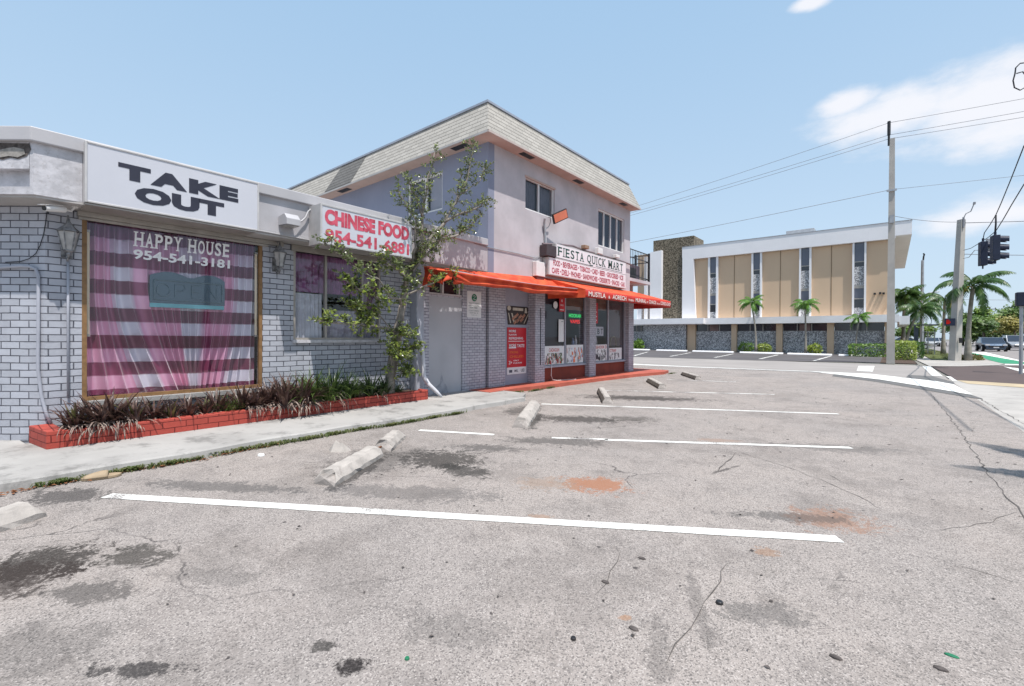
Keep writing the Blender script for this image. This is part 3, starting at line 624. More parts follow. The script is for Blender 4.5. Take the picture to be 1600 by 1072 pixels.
mb = MB(); mb.prism([(-7.0, .862), (-7.0, 7.56), (-7.6, 7.56), (-7.6, .5), (f1[0]-.5, f1[1]+.5), (f1[0], f1[1]+.02), (-7.02, .50)], 2.755, 2.782); mb.build('soffit', M['soffit_grey'], rb)
MB().box(-16, -12, -2.5, 7.4, 0, 3.3).build('rear_wall', M['interior'], rb)
mb = MB(); mb.box(-12, -7.6, .8, 5.7, .02, .05); mb.box(-9.4, -9.3, .8, 5.7, .05, 2.9); mb.box(-12, -7.6, 5.68, 5.72, .05, 2.8); mb.box(-12, -7.62, .8, .84, .05, 2.8); mb.build('interior', M['interior'], rb)

# big window
def window(parent, y0, y1, z0, z1, x, fw, fmat, mull=(), sill=None, pane='pane', name='window', depth=.06):
    mb = MB(); mb.box(x-depth, x, y0, y0+fw, z0, z1); mb.box(x-depth, x, y1-fw, y1, z0, z1); mb.box(x-depth, x, y0+fw, y1-fw, z1-fw, z1); mb.box(x-depth, x, y0+fw, y1-fw, z0, z0+fw)
    for q in mull: mb.box(x-depth, x-.005, q-fw/2, q+fw/2, z0+fw, z1-fw)
    f = mb.build(name, fmat, parent)
    mb = MB(); mb.quad((x-depth*.6, y0+fw, z0+fw), (x-depth*.6, y1-fw, z0+fw), (x-depth*.6, y1-fw, z1-fw), (x-depth*.6, y0+fw, z1-fw)); g = mb.build('glass', M[pane], f)
    if sill: MB().box(x-.02, x+sill, y0-.02, y1+.02, z0-.05, z0-.002).build('sill', M['peel'], f)
    return f
w1 = window(rb, .905, 2.93, .50, 2.72, XW+.0, .045, M['wood'], pane='pane')
mb = MB(); mb.box(XW+.002, XW+.07, .86, 3.22, 2.69, 2.752); mb.box(XW+.002, XW+.045, .87, 3.0, 2.655, 2.688); mb.build('header_trim', M['alu'], rb, bevel=.004)
MB().box(XW-.1, XW+.06, .88, 2.96, .44, .497).build('window_sill', M['walk'], rb)
mb = MB(); lettering(mb, 'HAPPY HOUSE', (XW-.028, 1.385, 2.425), YU, (0, .035, 1), 1.105, .19, .022, True); mb.build('lettering', M['whiteink'], w1)
mb = MB(); lettering(mb, '954-541-3181', (XW-.028, 1.385, 2.262), YU, (0, .035, 1), 1.105, .125, .03); mb.build('lettering', M['whiteink'], w1)
w2 = window(rb, 3.40, 5.03, 1.225, 2.70, XW, .035, M['alu'], (3.955, 4.655), sill=.05)
MB().box(XW+.002, XW+.04, 3.36, 5.06, 2.655, 2.752).build('header_trim', M['alu'], rb, bevel=.004)
mb = MB(); mb.box(-7.005, -6.99, 2.66, 3.5, 2.80, 2.83); mb.tube([(-6.985, 2.66, 2.80), (-6.985, 3.5, 2.785)], .011, 6); mb.build('trim_strip', M['cap'], rb)

# curtains (hang inside, things of their own)
def curtain_mat(name, light, dark, pink, nb=6.2, vert=5.5):
    t = NT(name); uv = t.co('UV'); s_ = t.n('SeparateXYZ'); inp(s_, 0, uv)
    band = t.math('FRACT', t.math('MULTIPLY', s_.outputs[1], nb)); b = t.rng(band, .47, .53)
    u = t.noise(t.map(uv, (vert, .2, 1)), 1.0, 2); p = t.rng(t.math('FRACT', t.math('MULTIPLY_ADD', u, 1.6, t.math('MULTIPLY', s_.outputs[0], 2.6))), .42, .58)
    c = t.mix(b, dark, light)
    c = t.mix(t.math('MULTIPLY', p, .5), c, t.mix(b, mul(pink, .45), pink))
    top_shade = t.rng(s_.outputs[1], .0, .30, 1, 0)  # top of the cloth tinted purple to paint in shade and reflection
    c = t.mix(t.math('MULTIPLY', top_shade, .6), c, t.mix(b, (.17, .06, .17), (.36, .18, .36)))
    sh = t.noise(t.map(uv, (60, 1.5, 1)), 1, 3)
    inp(t.b, 'Sheen Weight', .9); inp(t.b, 'Sheen Roughness', .25)
    return t.done(c, .30, None, .25, .55)
def curtain1(u, v):
    y0, y1, zt, zb = .955, 2.875, 2.675, .515
    p = max(0, (v-.36)/.64)**1.5
    k = min(1, 4.2*u*(1-u))
    uu = u+(.60-u)*p*.66*k
    wob = .025*math.sin(u*23+1)*v
    a = (u+.02*math.sin(u*9))*2*math.pi
    amp = .030+.012*v+.004*p
    rd = abs(math.sin(a*8.5+1.1*math.sin(u*14)+.25*math.sin(v*4+u*6)))**.7
    x = XW-.05-.115*rd*(.65+.35*v)-.014*(1+math.sin(a*5.3+2))
    z = zt+(zb-zt)*(v+.0)-.06*p*math.sin(math.pi*min(1, max(0, u)))*0 + .05*p*(abs(u-.6)*1.2-.1)
    z -= .03*(1-v)*math.sin(u*17)*max(0, .3-v)
    return (min(x, XW-.04), y0+(y1-y0)*(uu+.012*wob), max(z, .505))
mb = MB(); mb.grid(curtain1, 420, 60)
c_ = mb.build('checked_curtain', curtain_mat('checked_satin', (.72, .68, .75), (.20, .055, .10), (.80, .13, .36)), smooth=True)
tag(c_, 'pink and white checked satin curtain gathered inside the big take out window', 'curtain')
def cur(y0, y1, z0, z1, n, amp, x=XW-.12):
    def f(u, v): return (x+amp*math.sin(u*2*math.pi*n+math.sin(u*8))*(.6+.5*v), y0+(y1-y0)*u, z1+(z0-z1)*v)
    return f
MPUR = PM('purple_valance_cloth', (.22, .075, .19), .5, .35, 6, 0, spec=.4); MGRY = PM('pale_cafe_curtain_cloth', (.52, .53, .58), .7, .12, 3, 0)
mb = MB(); mb.grid(cur(3.44, 4.62, 2.02, 2.66, 12, .018), 120, 6); tag(mb.build('purple_valance', MPUR, smooth=True), 'purple valance across the top of the second shop window', 'curtain')
mb = MB(); mb.grid(cur(3.44, 3.93, 1.26, 2.0, 6, .016), 60, 8); tag(mb.build('cafe_curtain', MGRY, smooth=True), 'pale grey narrow curtain left of the mullion in the second window', 'curtain')
mb = MB(); mb.grid(cur(3.97, 5.0, 1.26, 1.74, 9, .016), 90, 8); tag(mb.build('cafe_curtain', PM('lilac_cafe_cloth', (.32, .30, .35), .7, .15, 3, 0), smooth=True), 'low lilac grey curtain along the bottom of the second window behind the tree', 'curtain')
mb = MB(); mb.grid(cur(4.68, 5.0, 1.75, 2.66, 4, .016), 40, 8); tag(mb.build('side_curtain', PM('mauve_cloth', (.22, .13, .18), .7, .2, 3, 0), smooth=True), 'dusky mauve curtain at the right end of the second window', 'curtain')
# OPEN sign inside the window, tube lights
t = thing('open_sign', 'unlit teal neon open sign hanging in the take out window', 'neon sign', (XW-.07, 2.0, 1.9))
MT = PM('teal_sign_board', (.06, .105, .14), .15, .15, 2, 0, spec=.5); MT2 = PM('turquoise_strip', (.20, .42, .47), .4, .2, 3, 0)
x = XW-.040
def arch(y0, y1, z, h, n=10): return [(y0+(y1-y0)*i/n, z+h*math.sin(math.pi*i/n)) for i in range(n+1)]
P = [(1.56, 1.72), (2.43, 1.72), (2.43, 2.06)]+arch(2.43, 2.05, 2.08, .06)[1:]+arch(1.98, 1.56, 2.08, .06)
mb = MB(); mb.extr([(x, y, z) for y, z in P], (-.03, 0, 0)); mb.build('backing_board', MT, t)
mb = MB(); mb.box(x-.03, x+.006, 1.56, 2.42, 1.66, 1.715); mb.build('lower_strip', MT2, t)
MN = PM('unlit_tube', (.16, .22, .25), .3, .1, 5, 0)
mb = MB(); rr = [(1.61, 1.76), (2.38, 1.76), (2.39, 1.77), (2.39, 2.01), (2.38, 2.02), (1.61, 2.02), (1.6, 2.01), (1.6, 1.77), (1.61, 1.76)]
mb.tube([(x+.012, y, z) for y, z in rr], .005, 5, False); mb.build('tube_border', MN, t)
mb = MB()
mb.tube([(x+.012, 1.70+.07*math.cos(a), 1.89+.085*math.sin(a)) for a in [i*2*math.pi/20 for i in range(21)]], .0035, 5, False)
for L_ in ([(1.83, 1.8), (1.83, 1.98), (1.92, 1.98), (1.95, 1.94), (1.92, 1.89), (1.83, 1.89)], [(2.13, 1.8), (2.02, 1.8), (2.02, 1.98), (2.13, 1.98)], [(2.02, 1.89), (2.11, 1.89)], [(2.2, 1.8), (2.2, 1.98), (2.32, 1.8), (2.32, 1.98)]):
    mb.tube([(x+.012, y, z) for y, z in L_], .0035, 5, False)
mb.build('tube_letters', MN, t)
for y, lb in ((.965, 'cream fluorescent tube standing at the left edge of the take out window'), (2.865, 'cream fluorescent tube standing at the right edge of the take out window')):
    t = thing('tube_light', lb, 'tube light', (XW-.075, y, 1.28), 'tube lights inside the window'); MB().tube([(XW-.075, y, 1.30), (XW-.075, y, 2.53)], .019, 10).build('tube', M['cream'], t)
    MB().box(XW-.1, XW-.052, y-.02, y+.02, 1.27, 1.30).build('end_cap', M['alu'], t); MB().box(XW-.1, XW-.052, y-.02, y+.02, 2.53, 2.56).build('end_cap', M['alu'], t)

# ================================================================ signs on the fascia
def cabinet_sign(name, label, y0, y1, z0, z1, xb, xf, fr=.022):
    t = thing(name, label, 'sign', (xb, y0, z0))
    mb = MB(); mb.box(xb, xf, y0, y0+fr, z0, z1); mb.box(xb, xf, y1-fr, y1, z0, z1); mb.box(xb, xf, y0+fr, y1-fr, z1-fr, z1); mb.box(xb, xf, y0+fr, y1-fr, z0, z0+fr); mb.box(xb, xb+.01, y0+fr, y1-fr, z0+fr, z1-fr)
    mb.build('cabinet', M['alu_sign'], t, bevel=.004)
    MB().box(xf-.02, xf-.008, y0+fr, y1-fr, z0+fr, z1-fr).build('face', M['signface'], t)
    return t
t = cabinet_sign('takeout_sign', 'white lightbox sign reading TAKE OUT above the checked curtain window', .865, 2.68, 2.768, 3.45, -6.995, -6.88)
mb = MB(); lettering(mb, 'TAKE', (-6.888, 1.15, 3.108), YU, ZU, 1.262, .186, .07, sp=1.3); lettering(mb, 'OUT', (-6.888, 1.30, 2.868), YU, ZU, .94, .195, .07, sp=1.1); mb.build('lettering', M['ink'], t)
mb = MB(); mb.box(-7.3, -6.9, .87, 2.64, 2.745, 2.762); mb.build('mounting_rail', M['alu'], t)
t = cabinet_sign('chinese_food_sign', 'white lightbox sign with red CHINESE FOOD lettering and phone number', 3.45, 5.16, 2.69, 3.30, -6.995, -6.63, .03)
mb = MB(); lettering(mb, 'CHINESE FOOD', (-6.638, 3.52, 2.995), YU, ZU, 1.58, .24, .06); lettering(mb, '954-541-6881', (-6.638, 3.53, 2.735), YU, ZU, 1.57, .205, .035); mb.build('lettering', M['redink'], t)
# wedge box with a curling cable beside it
t = thing('wedge_light_box', 'small white wedge shaped light box on the fascia between the two signs', 'light box', (-7, 3.1, 3.0))
mb = MB(); mb.extr([(-6.995, 2.99, 3.06), (-6.995, 2.99, 2.93), (-6.72, 2.99, 2.91), (-6.72, 2.99, 3.0), (-6.80, 2.99, 3.08)], (0, .2, 0)); mb.build('housing', M['cap'], t, bevel=.004)
mb = MB(); mb.box(-6.97, -6.74, 3.0, 3.18, 2.905, 2.908); mb.build('lens', M['lampglass'], t)
mb = MB(); mb.tube([(-6.9, 3.19, 3.0), (-6.93, 3.25, 3.01), (-6.95, 3.32, 3.05), (-6.95, 3.38, 3.12), (-6.95, 3.42, 3.22), (-6.95, 3.46, 3.26), (-6.93, 3.52, 3.27)], .013, 8)
tag(mb.build('sign_conduit', M['cap'], smooth=True), 'white S shaped conduit from the wedge box to the chinese food sign', 'conduit')

# ================================================================ lanterns, camera, conduits
def lantern(loc, label):
    t = thing('wall_lantern', label, 'wall lantern', loc, 'wall lanterns')
    X, Y, Z = loc; c = (X+.16, Y, Z)
    def ring(z0, r0, z1, r1, n=6, th=0): return [(z0, r0), (z1, r1)]
    def lathe(mb, prof, n=6, ph=.5):
        P = []
        for z, r in prof: P += [(c[0]+r*math.cos(2*math.pi*(k+ph)/n), c[1]+r*math.sin(2*math.pi*(k+ph)/n), Z+z) for k in range(n)]
        mb.add(P, [(i*n+k, i*n+(k+1) % n, (i+1)*n+(k+1) % n, (i+1)*n+k) for i in range(len(prof)-1) for k in range(n)]+[tuple(range(n-1, -1, -1)), tuple((len(prof)-1)*n+k for k in range(n))])
    mb = MB(); lathe(mb, [(.12, .11), (.125, .105), (.17, .06), (.21, .03), (.235, .015), (.25, .012)]); mb.build('roof_cap', M['lampmetal'], t)
    mb = MB(); lathe(mb, [(-.09, .048), (.115, .088)]); mb.build('glass', M['lampglass'], t)
    mb = MB()
    for k in range(6):
        a = 2*math.pi*(k+.5)/6; mb.tube([(c[0]+.052*math.cos(a), c[1]+.052*math.sin(a), Z-.1), (c[0]+.094*math.cos(a), c[1]+.094*math.sin(a), Z+.12)], .006, 5)
    lathe(mb, [(-.115, .03), (-.1, .056), (-.09, .05)]); lathe(mb, [(-.17, .006), (-.14, .022), (-.115, .018)])
    mb.build('cage', M['lampmetal'], t)
    mb = MB(); mb.box(X, X+.02, Y-.05, Y+.05, Z-.16, Z+.05); mb.tube([(X+.015, Y, Z-.12), (X+.06, Y, Z-.2), (X+.13, Y, Z-.19), (X+.16, Y, Z-.15)], .012, 6)
    mb.tube([(X+.01, Y, Z+.02), (X+.03, Y, Z+.24), (X+.1, Y, Z+.31), (X+.15, Y, Z+.27), (X+.16, Y, Z+.23)], .011, 6); mb.build('bracket', M['lampmetal'], t)
lantern((XW, .775, 2.35), 'weathered hexagonal lantern left of the take out window under the eave')
lantern((XW, 3.12, 2.45), 'weathered hexagonal lantern on the pier between the two shop windows')
t = thing('security_camera', 'white bullet security camera under the eave at the left corner', 'security camera', (-7.15, .7, 2.72))
mb = MB(); a = Vector((-7.16, .74, 2.70)); b = Vector((-7.05, .565, 2.66)); mb.tube([a, a+(b-a)*.05, b], [.025, .034, .034], 12); mb.build('body', M['alu_white'], t, smooth=False)
mb = MB(); d = (b-a).normalized(); mb.tube([b+d*.001, b+d*.006], .027, 12); mb.build('lens', M['black'], t)
mb = MB(); mb.obox(b-d*.06+Vector((0, 0, .037)), d, d.cross(Vector((0, 0, 1))), (0, 0, 1), .10, .036, .003); mb.build('sun_shield', M['alu_white'], t)
mb = MB(); mb.tube([a, a+Vector((-.03, .05, .0)), a+Vector((-.03, .08, .05))], .012, 6); mb.tube([a+Vector((-.03, .08, .045)), a+Vector((-.03, .08, .06))], .03, 10); mb.build('mount', M['alu_white'], t)
def pipe(name, pts, r, mat, label, cat, n=8):
    mb = MB(); mb.tube(pts, r, n); return tag(mb.build(name, mat, smooth=True), label, cat)
xx = XW+.022
pipe('conduit', [(XW-.52, .13, 2.03), (XW-.33, .29, 2.05), (XW-.17, .425, 2.065), (XW-.09, .49, 2.06), (XW-.05, .53, 2.03), (XW-.032, .548, 1.95), (XW-.032, .548, 1.3), (XW-.032, .545, 1.1), (XW-.032, .545, .9), (XW-.01, .57, .6), (xx+.01, .60, .42), (xx+.05, .64, .28)], .017, M['pipe'], 'grey painted conduit bending down the brick at the left corner', 'conduit')
pipe('conduit', [(xx, .785, 2.15), (xx, .785, 1.5), (xx, .787, .55)], .013, M['pipe'], 'straight grey conduit below the left lantern beside the window frame', 'conduit')
pipe('loose_cable', [(xx, .615, 2.71), (xx-.01, .60, 2.55), (xx-.025, .585, 2.42), (xx-.05, .56, 2.3), (xx-.085, .53, 2.21), (xx-.14, .48, 2.15), (XW-.20, .42, 2.12), (XW-.33, .31, 2.11)], .0045, M['cable'], 'thin black cable hanging on the brick at the left corner', 'cable', 5)
pipe('leaning_trunk', [(-7.17, 5.72, 1.62), (-7.13, 5.75, 1.35), (-7.10, 5.79, 1.1), (-7.09, 5.80, .8), (-7.07, 5.80, .5), (-6.99, 5.86, .34), (-6.90, 5.98, .20), (-6.83, 6.06, .09)], [.010, .022, .036, .042, .046, .046, .038, .024], M['whitetrunk'], 'whitewashed dead vine trunk leaning on the pilaster at the planter end', 'trunk', 9)

# ================================================================ two storey mart
XM = -7.0; YL, YR = 7.57, 14.85
mt = thing('mart_building', 'two storey lilac stucco mart with pale shingled mansard roof', 'building', (-7, 11, 0))
E_ = 5.69
mb = MB()                                                       # upper front wall with two window openings
A_ = (8.93, 10.21, 4.47, 5.29); B_ = (12.60, 14.40, 4.14, 5.29)
X0, X1 = XM-.2, XM
mb.box(X0, X1, YL+.2, A_[0], 2.6, 5.75); mb.box(X0, X1, A_[1], B_[0], 2.6, 5.75); mb.box(X0, X1, B_[1], YR, 2.6, 5.75)
mb.box(X0, X1, A_[0], A_[1], 2.6, A_[2]); mb.box(X0, X1, A_[0], A_[1], A_[3], 5.75); mb.box(X0, X1, B_[0], B_[1], 2.6, B_[2]); mb.box(X0, X1, B_[0], B_[1], B_[3], 5.75)
mb.build('front_wall', M['stucco'], mt)
mb = MB(); C_ = (-9.92, -8.54, 4.43, 5.38)
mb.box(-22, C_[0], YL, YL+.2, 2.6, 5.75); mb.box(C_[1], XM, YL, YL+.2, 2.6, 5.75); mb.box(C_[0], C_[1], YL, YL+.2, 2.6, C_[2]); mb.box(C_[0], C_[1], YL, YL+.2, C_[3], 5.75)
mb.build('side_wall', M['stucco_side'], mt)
mb = MB(); mb.box(-22, XM-.2, YR-.2, YR, 0, 5.75); mb.box(-22.2, -22, YL, YR, 0, 5.75); mb.build('rear_wall', M['stucco'], mt)
MB().box(-21.9, -8.2, YL+.25, YR-.25, 2.85, 5.7).build('interior', M['interior'], mt)
# mansard
def shingle(name, col, darkc):
    t_ = NT(name); uv = t_.co('UV'); b = t_.n('TexBrick'); inp(b, 'Vector', uv); inp(b, 'Color1', mul(col, .86)); inp(b, 'Color2', mul(col, 1.06)); inp(b, 'Mortar', darkc)
    inp(b, 'Scale', 1); inp(b, 'Mortar Size', .003); inp(b, 'Mortar Smooth', .2); inp(b, 'Brick Width', .26); inp(b, 'Row Height', .115)
    s_ = t_.n('SeparateXYZ'); inp(s_, 0, uv); row = t_.math('FRACT', t_.math('DIVIDE', s_.outputs[1], .115))
    c = t_.mix(t_.math('MULTIPLY', t_.rng(row, .22, .04), .75), b.outputs['Color'], darkc)
    c = t_.mix(t_.math('MULTIPLY', t_.noise(uv, 60, 4), .3), c, mul(col, .6))
    c = t_.mix(t_.math('MULTIPLY', t_.rng(t_.noise(uv, 1.1, 5), .5, .7), .2), c, mul(col, .65))
    h = t_.math('SUBTRACT', t_.math('SUBTRACT', 1.0, row), b.outputs['Fac'])
    return t_.done(c, .9, t_.bump(h, .8, .02), None, .2)
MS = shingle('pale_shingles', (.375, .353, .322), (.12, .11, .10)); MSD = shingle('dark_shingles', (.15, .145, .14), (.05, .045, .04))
eX, eL, eR, eB = -6.64, 7.17, 14.92, -24.0; tX, tL, tR, tB = -6.97, 7.50, 14.62, -23.6; zE, zT = 5.72, 6.53
def slope(mb, a, b, c, d, s0=0):
    a, b, c, d = map(Vector, (a, b, c, d)); U = (b-a).normalized(); h = ((d-a)-U*(d-a).dot(U)).length
    mb.quad(a, b, c, d, [(s0, 0), (s0+(b-a).length, 0), (s0+(c-a).dot(U), h), (s0+(d-a).dot(U), h)])
mb = MB()
slope(mb, (eX, eL, zE), (eX, eR, zE), (tX, tR, zT), (tX, tL, zT)); slope(mb, (eB, eL, zE), (eX, eL, zE), (tX, tL, zT), (tB, tL, zT)); slope(mb, (eX, eR, zE), (eB, eR, zE), (tB, tR, zT), (tX, tR, zT))
slope(mb, (eB, eR, zE), (eB, eL, zE), (tB, tL, zT), (tB, tR, zT))
rf = mb.build('mansard_roof', MS, mt)
k0, k1 = .01, .95
def sp_(x, k): return (x, eL+(tL-eL)*k-.006, zE+(zT-zE)*k+.004)
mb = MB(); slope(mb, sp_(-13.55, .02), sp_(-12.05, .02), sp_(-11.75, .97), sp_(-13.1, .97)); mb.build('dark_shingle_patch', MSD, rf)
mb = MB(); mb.box(tB, tX+.03, tL-.03, tL+.12, zT, zT+.05); mb.box(tX-.12, tX+.03, tL+.12, tR+.03, zT, zT+.05); mb.box(tB, tX-.12, tR-.1, tR+.03, zT, zT+.05)
mb.build('drip_edge', PM('blue_grey_drip_edge', (.36, .38, .44), .5, .1, 3, .05, 40, .3, .4), rf)
mb = MB(); mb.box(tB, tX, tL, tR, zT-.1, zT-.02); mb.build('flat_roof', M['soffit_grey'], rf)
mb = MB(); mb.box(eB, eX, eL, YL+.02, E_-.005, zE-.002); mb.box(XM-.02, eX, YL+.02, eR, E_-.005, zE-.002); mb.box(eB, XM-.02, YR-.02, eR, E_-.005, zE-.002); mb.build('soffit', M['soffit'], mt)
for x0, x1, y0, y1 in ((-6.90, -6.74, 8.52, 8.98), (-6.90, -6.74, 10.92, 11.33), (-6.90, -6.74, 13.75, 14.15), (-7.95, -7.45, 7.28, 7.46), (-13.0, -12.45, 7.28, 7.46)):
    mb = MB(); mb.box(x0, x1, y0, y1, E_-.011, E_-.0055); mb.build('soffit_vent', M['black'], mt)
# upper windows
def curt(parent, y0, y1, z0, z1, x, n, mat):
    mb = MB(); mb.grid(cur(y0, y1, z0, z1, n, .02, x), int(n*8), 2); return mb.build('curtain', mat, parent, smooth=True)
MC = PM('grey_house_curtain', (.20, .20, .23), .8, .2, 3, 0); MC2 = PM('blue_house_curtain', (.06, .07, .12), .8, .3, 3, 0)
MB().box(eX-.012, eX+.012, eL, eR, zE-.045, zE-.003).build('eave_trim', PM('pale_pink_trim', (.50, .42, .39), .7, .1, 3, .05), mt); MB().box(eB, eX-.013, eL-.012, eL+.012, zE-.045, zE-.003).build('eave_trim', M['soffit_grey'], mt)
w = window(mt, *A_, XM-.04, .045, M['alu_white'], (9.55,), pane='pane_dark'); curt(w, 9.0, 9.52, 4.52, 5.25, XM-.17, 6, MC); curt(w, 9.62, 10.17, 4.52, 5.25, XM-.17, 6, MC)
mb = MB(); mb.box(XM-.035, XM+.012, A_[0]-.03, A_[1]+.03, A_[3]-.03, A_[3]+.02); mb.build('lintel_trim', M['soffit'], w)
w = window(mt, *B_, XM-.04, .04, M['alu_white'], (13.05, 13.5, 13.95), pane='pane_dark'); curt(w, 12.65, 13.45, 4.19, 5.25, XM-.17, 5, MC2); curt(w, 13.5, 14.35, 4.19, 5.25, XM-.17, 6, MC2)
mb = MB(); y = YL+.04
mb.box(C_[0], C_[0]+.05, YL+.035, YL+.09, C_[2], C_[3]); mb.box(C_[1]-.05, C_[1], YL+.035, YL+.09, C_[2], C_[3]); mb.box(C_[0]+.05, C_[1]-.05, YL+.035, YL+.09, C_[3]-.05, C_[3]); mb.box(C_[0]+.05, C_[1]-.05, YL+.035, YL+.09, C_[2], C_[2]+.05); mb.box(-9.25, -9.17, YL+.04, YL+.09, C_[2]+.05, C_[3]-.05)
w = mb.build('window', M['alu_white'], mt)
mb = MB(); mb.quad((C_[0]+.05, YL+.07, C_[2]+.05), (C_[1]-.05, YL+.07, C_[2]+.05), (C_[1]-.05, YL+.07, C_[3]-.05), (C_[0]+.05, YL+.07, C_[3]-.05)); mb.build('glass', M['pane_dark'], w)
mb = MB(); mb.box(-9.9, -9.26, YL+.14, YL+.15, C_[2], C_[3]); mb.build('blind', MC, w); mb = MB(); mb.box(-9.15, -8.55, YL+.14, YL+.15, C_[2], C_[3]); mb.build('blind', PM('white_blind', (.55, .55, .58), .8, .05, 3, 0), w)
# ground floor: dark seam, brick pier, recessed panel, piers, storefront
mb = MB(); mb.box(-7.5, -7.22, 7.86, 8.44, 0, 2.75); mb.box(-7.5, -7.05, 9.44, 9.86, 0, 2.75); mb.build('brick_pier', M['brick_mart'], mt)
mb = MB(); mb.box(-7.55, -7.36, 7.80, 7.86, 0, 2.75); mb.build('dark_joint', M['black'], mt)
mb = MB(); mb.box(-7.5, -7.30, 8.44, 9.44, 0, 2.75); mb.build('wall_panel', M['panel'], mt)
mb = MB(); mb.box(-7.6, -7.02, 7.57, YR, 2.62, 2.75); mb.build('lintel', M['stucco'], mt)
for y0, y1 in ((12.08, 12.46), (14.76, 15.14)):
    MB().box(-7.36, -6.98, y0, y1, .09, 2.72).build('pillar', M['brick_mart'], mt)
XS = -7.14
mb = MB(); mb.box(XS-.1, XS, 9.86, 12.08, .09, .47); mb.box(XS-.1, XS, 12.46, 14.76, .09, .47); mb.build('kickplate', M['redbase'], mt)
mb = MB(); mb.box(-10.5, -10.4, 9.6, 14.8, .1, 2.7); mb.box(-10.4, XS-.1, 9.6, 14.8, .06, .1); mb.box(-10.4, XS-.12, 9.62, 9.66, .1, 2.7); mb.box(-10.4, XS-.12, 14.7, 14.76, .1, 2.7); mb.build('shop_interior', M['dark'], mt)
for (y0, y1, mu) in ((9.87, 12.07, (10.95,)), (12.47, 14.75, (13.52,))):
    w = window(mt, y0, y1, .47, 2.60, XS+.03, .05, M['pipe'], mu, pane='pane_dark', name='shop_window')
    MB().box(XS+.0, XS+.07, y0, y1, .455, .50).build('sill', M['pipe'], w)
mb = MB(); mb.box(XS-.06, XS-.05, 11.0, 12.02, 2.08, 2.55); mb.build('board', M['brown'], mt)
mb = MB(); mb.box(XS-.06, XS-.05, 13.57, 14.70, 1.0, 2.55); mb.build('board', PM('grey_brown_board', (.20, .17, .165), .7, .15, 1, 0), mt)
mb = MB(); mb.box(XS-.06, XS-.05, 12.52, 13.47, 2.15, 2.55); mb.build('board', M['brown'], mt)
mb = MB(); mb.box(XS-.06, XS-.05, 9.92, 10.90, 1.0, 2.55); mb.build('board', PM('dark_tinted_board', (.07, .065, .075), .5, .15, 1, 0), mt)
# balcony on the street side
mb = MB(); mb.box(-12, -7.02, YR, 16.68, 3.27, 3.38); bl = mb.build('balcony', M['stucco'], mt)
mb = MB(); mb.box(-12, -7.6, YR, 16.4, 2.9, 3.27); mb.build('beam', PM('mauve_beam', (.33, .2, .19), .8, .1, 3, .1), bl)
mb = MB()
for x0, y0, x1, y1 in ((-7.06, YR+.05, -7.06, 16.62), (-7.06, 16.62, -12, 16.62)):
    for z in (3.47, 4.12, 4.40): mb.tube([(x0, y0, z), (x1, y1, z)], .018, 6)
    n_ = int(Vector((x1-x0, y1-y0)).length/.13)
    for i in range(n_+1):
        q = i/n_; mb.tube([(x0+(x1-x0)*q, y0+(y1-y0)*q, 3.40), (x0+(x1-x0)*q, y0+(y1-y0)*q, 4.40)], .008, 5)
for q in ((-7.06, YR+.05), (-7.06, 16.62), (-7.6, 16.62)): mb.box(q[0]-.03, q[0]+.03, q[1]-.03, q[1]+.03, 3.38, 4.46)
mb.build('railing', M['black'], bl)
t = thing('balcony_unit', 'dark air conditioner box standing on the balcony behind the black railing', 'air conditioner', (-7.9, 15.6, 3.38)); MB().box(-8.9, -7.35, 15.1, 16.45, 3.385, 3.98).build('casing', PM('slate_purple_casing', (.12, .095, .12), .6, .15, 3, .05), t, bevel=.02); MB().box(-7.349, -7.34, 15.5, 16.1, 3.5, 3.85).build('grille', M['black'], t)

# flashing cable along the joint of the old fascia and the mart wall
pipe('wall_cable', [(-6.985, 7.1, 3.33), (-6.985, 7.6, 3.30), (-6.985, 8.6, 3.31), (-6.985, 9.35, 3.30), (-6.985, 9.7, 3.42)], .009, M['wire'], 'thin cable along the stucco left of the mart sign', 'cable', 5)
# ================================================================ mart sign
t = thing('mart_sign', 'white FIESTA QUICK MART panel sign with rows of small red words', 'sign', (-6.99, 9.6, 2.9))
mb = MB(); mb.box(-6.99, -6.80, 9.66, 14.14, 2.90, 3.36); mb.box(-6.99, -6.80, 9.98, 14.14, 3.362, 3.76); mb.build('cabinet', M['alu_sign'], t, bevel=.006)
mb = MB(); mb.box(-6.80, -6.797, 9.70, 14.10, 2.925, 3.352); mb.box(-6.80, -6.797, 10.02, 14.10, 3.372, 3.74); mb.build('face', PM('sign_panel_pinkish', (.72, .66, .68), .4, .04, 1, 0), t)
mb = MB(); lettering(mb, 'FIESTA QUICK MART', (-6.797, 10.05, 3.45), YU, (0, .012, 1), 3.86, .24, .012, True, .003); block(mb, (-6.797, 10.0, 3.385), YU, ZU, 1.75, .012); block(mb, (-6.797, 12.1, 3.40), YU, ZU, 1.75, .012)
block(mb, (-6.797, 11.72, 3.385), YU, (0, .6, 1), .2, .03); mb.build('lettering', M['greenink'], t)
mb = MB()
def words(mb, x, y0, z, h, W_, ws):
    tot = sum(len(q)+1.6 for q in ws)-1.6; c = y0
    for i, q in enumerate(ws):
        w_ = len(q)/tot*W_; lettering(mb, q, (x, c, z), YU, ZU, w_, h, .03); c += w_
        if i < len(ws)-1: block(mb, (x, c+.55/tot*W_, z+h*.4), YU, ZU, .5/tot*W_, h*.25); c += 1.6/tot*W_
words(mb, -6.797, 9.86, 3.16, .155, 4.06, ['FOOD', 'BEVERAGES', 'TOBACCO', 'CARD', 'BEER', 'GROCERIES', 'ICE']); words(mb, -6.797, 9.80, 2.955, .15, 4.22, ['CAFE', 'DELI', 'PHONES', 'SANDWICHES', 'DESSERTS', 'SNACKS', 'GAS'])
mb.build('lettering', M['pinkink'], t)
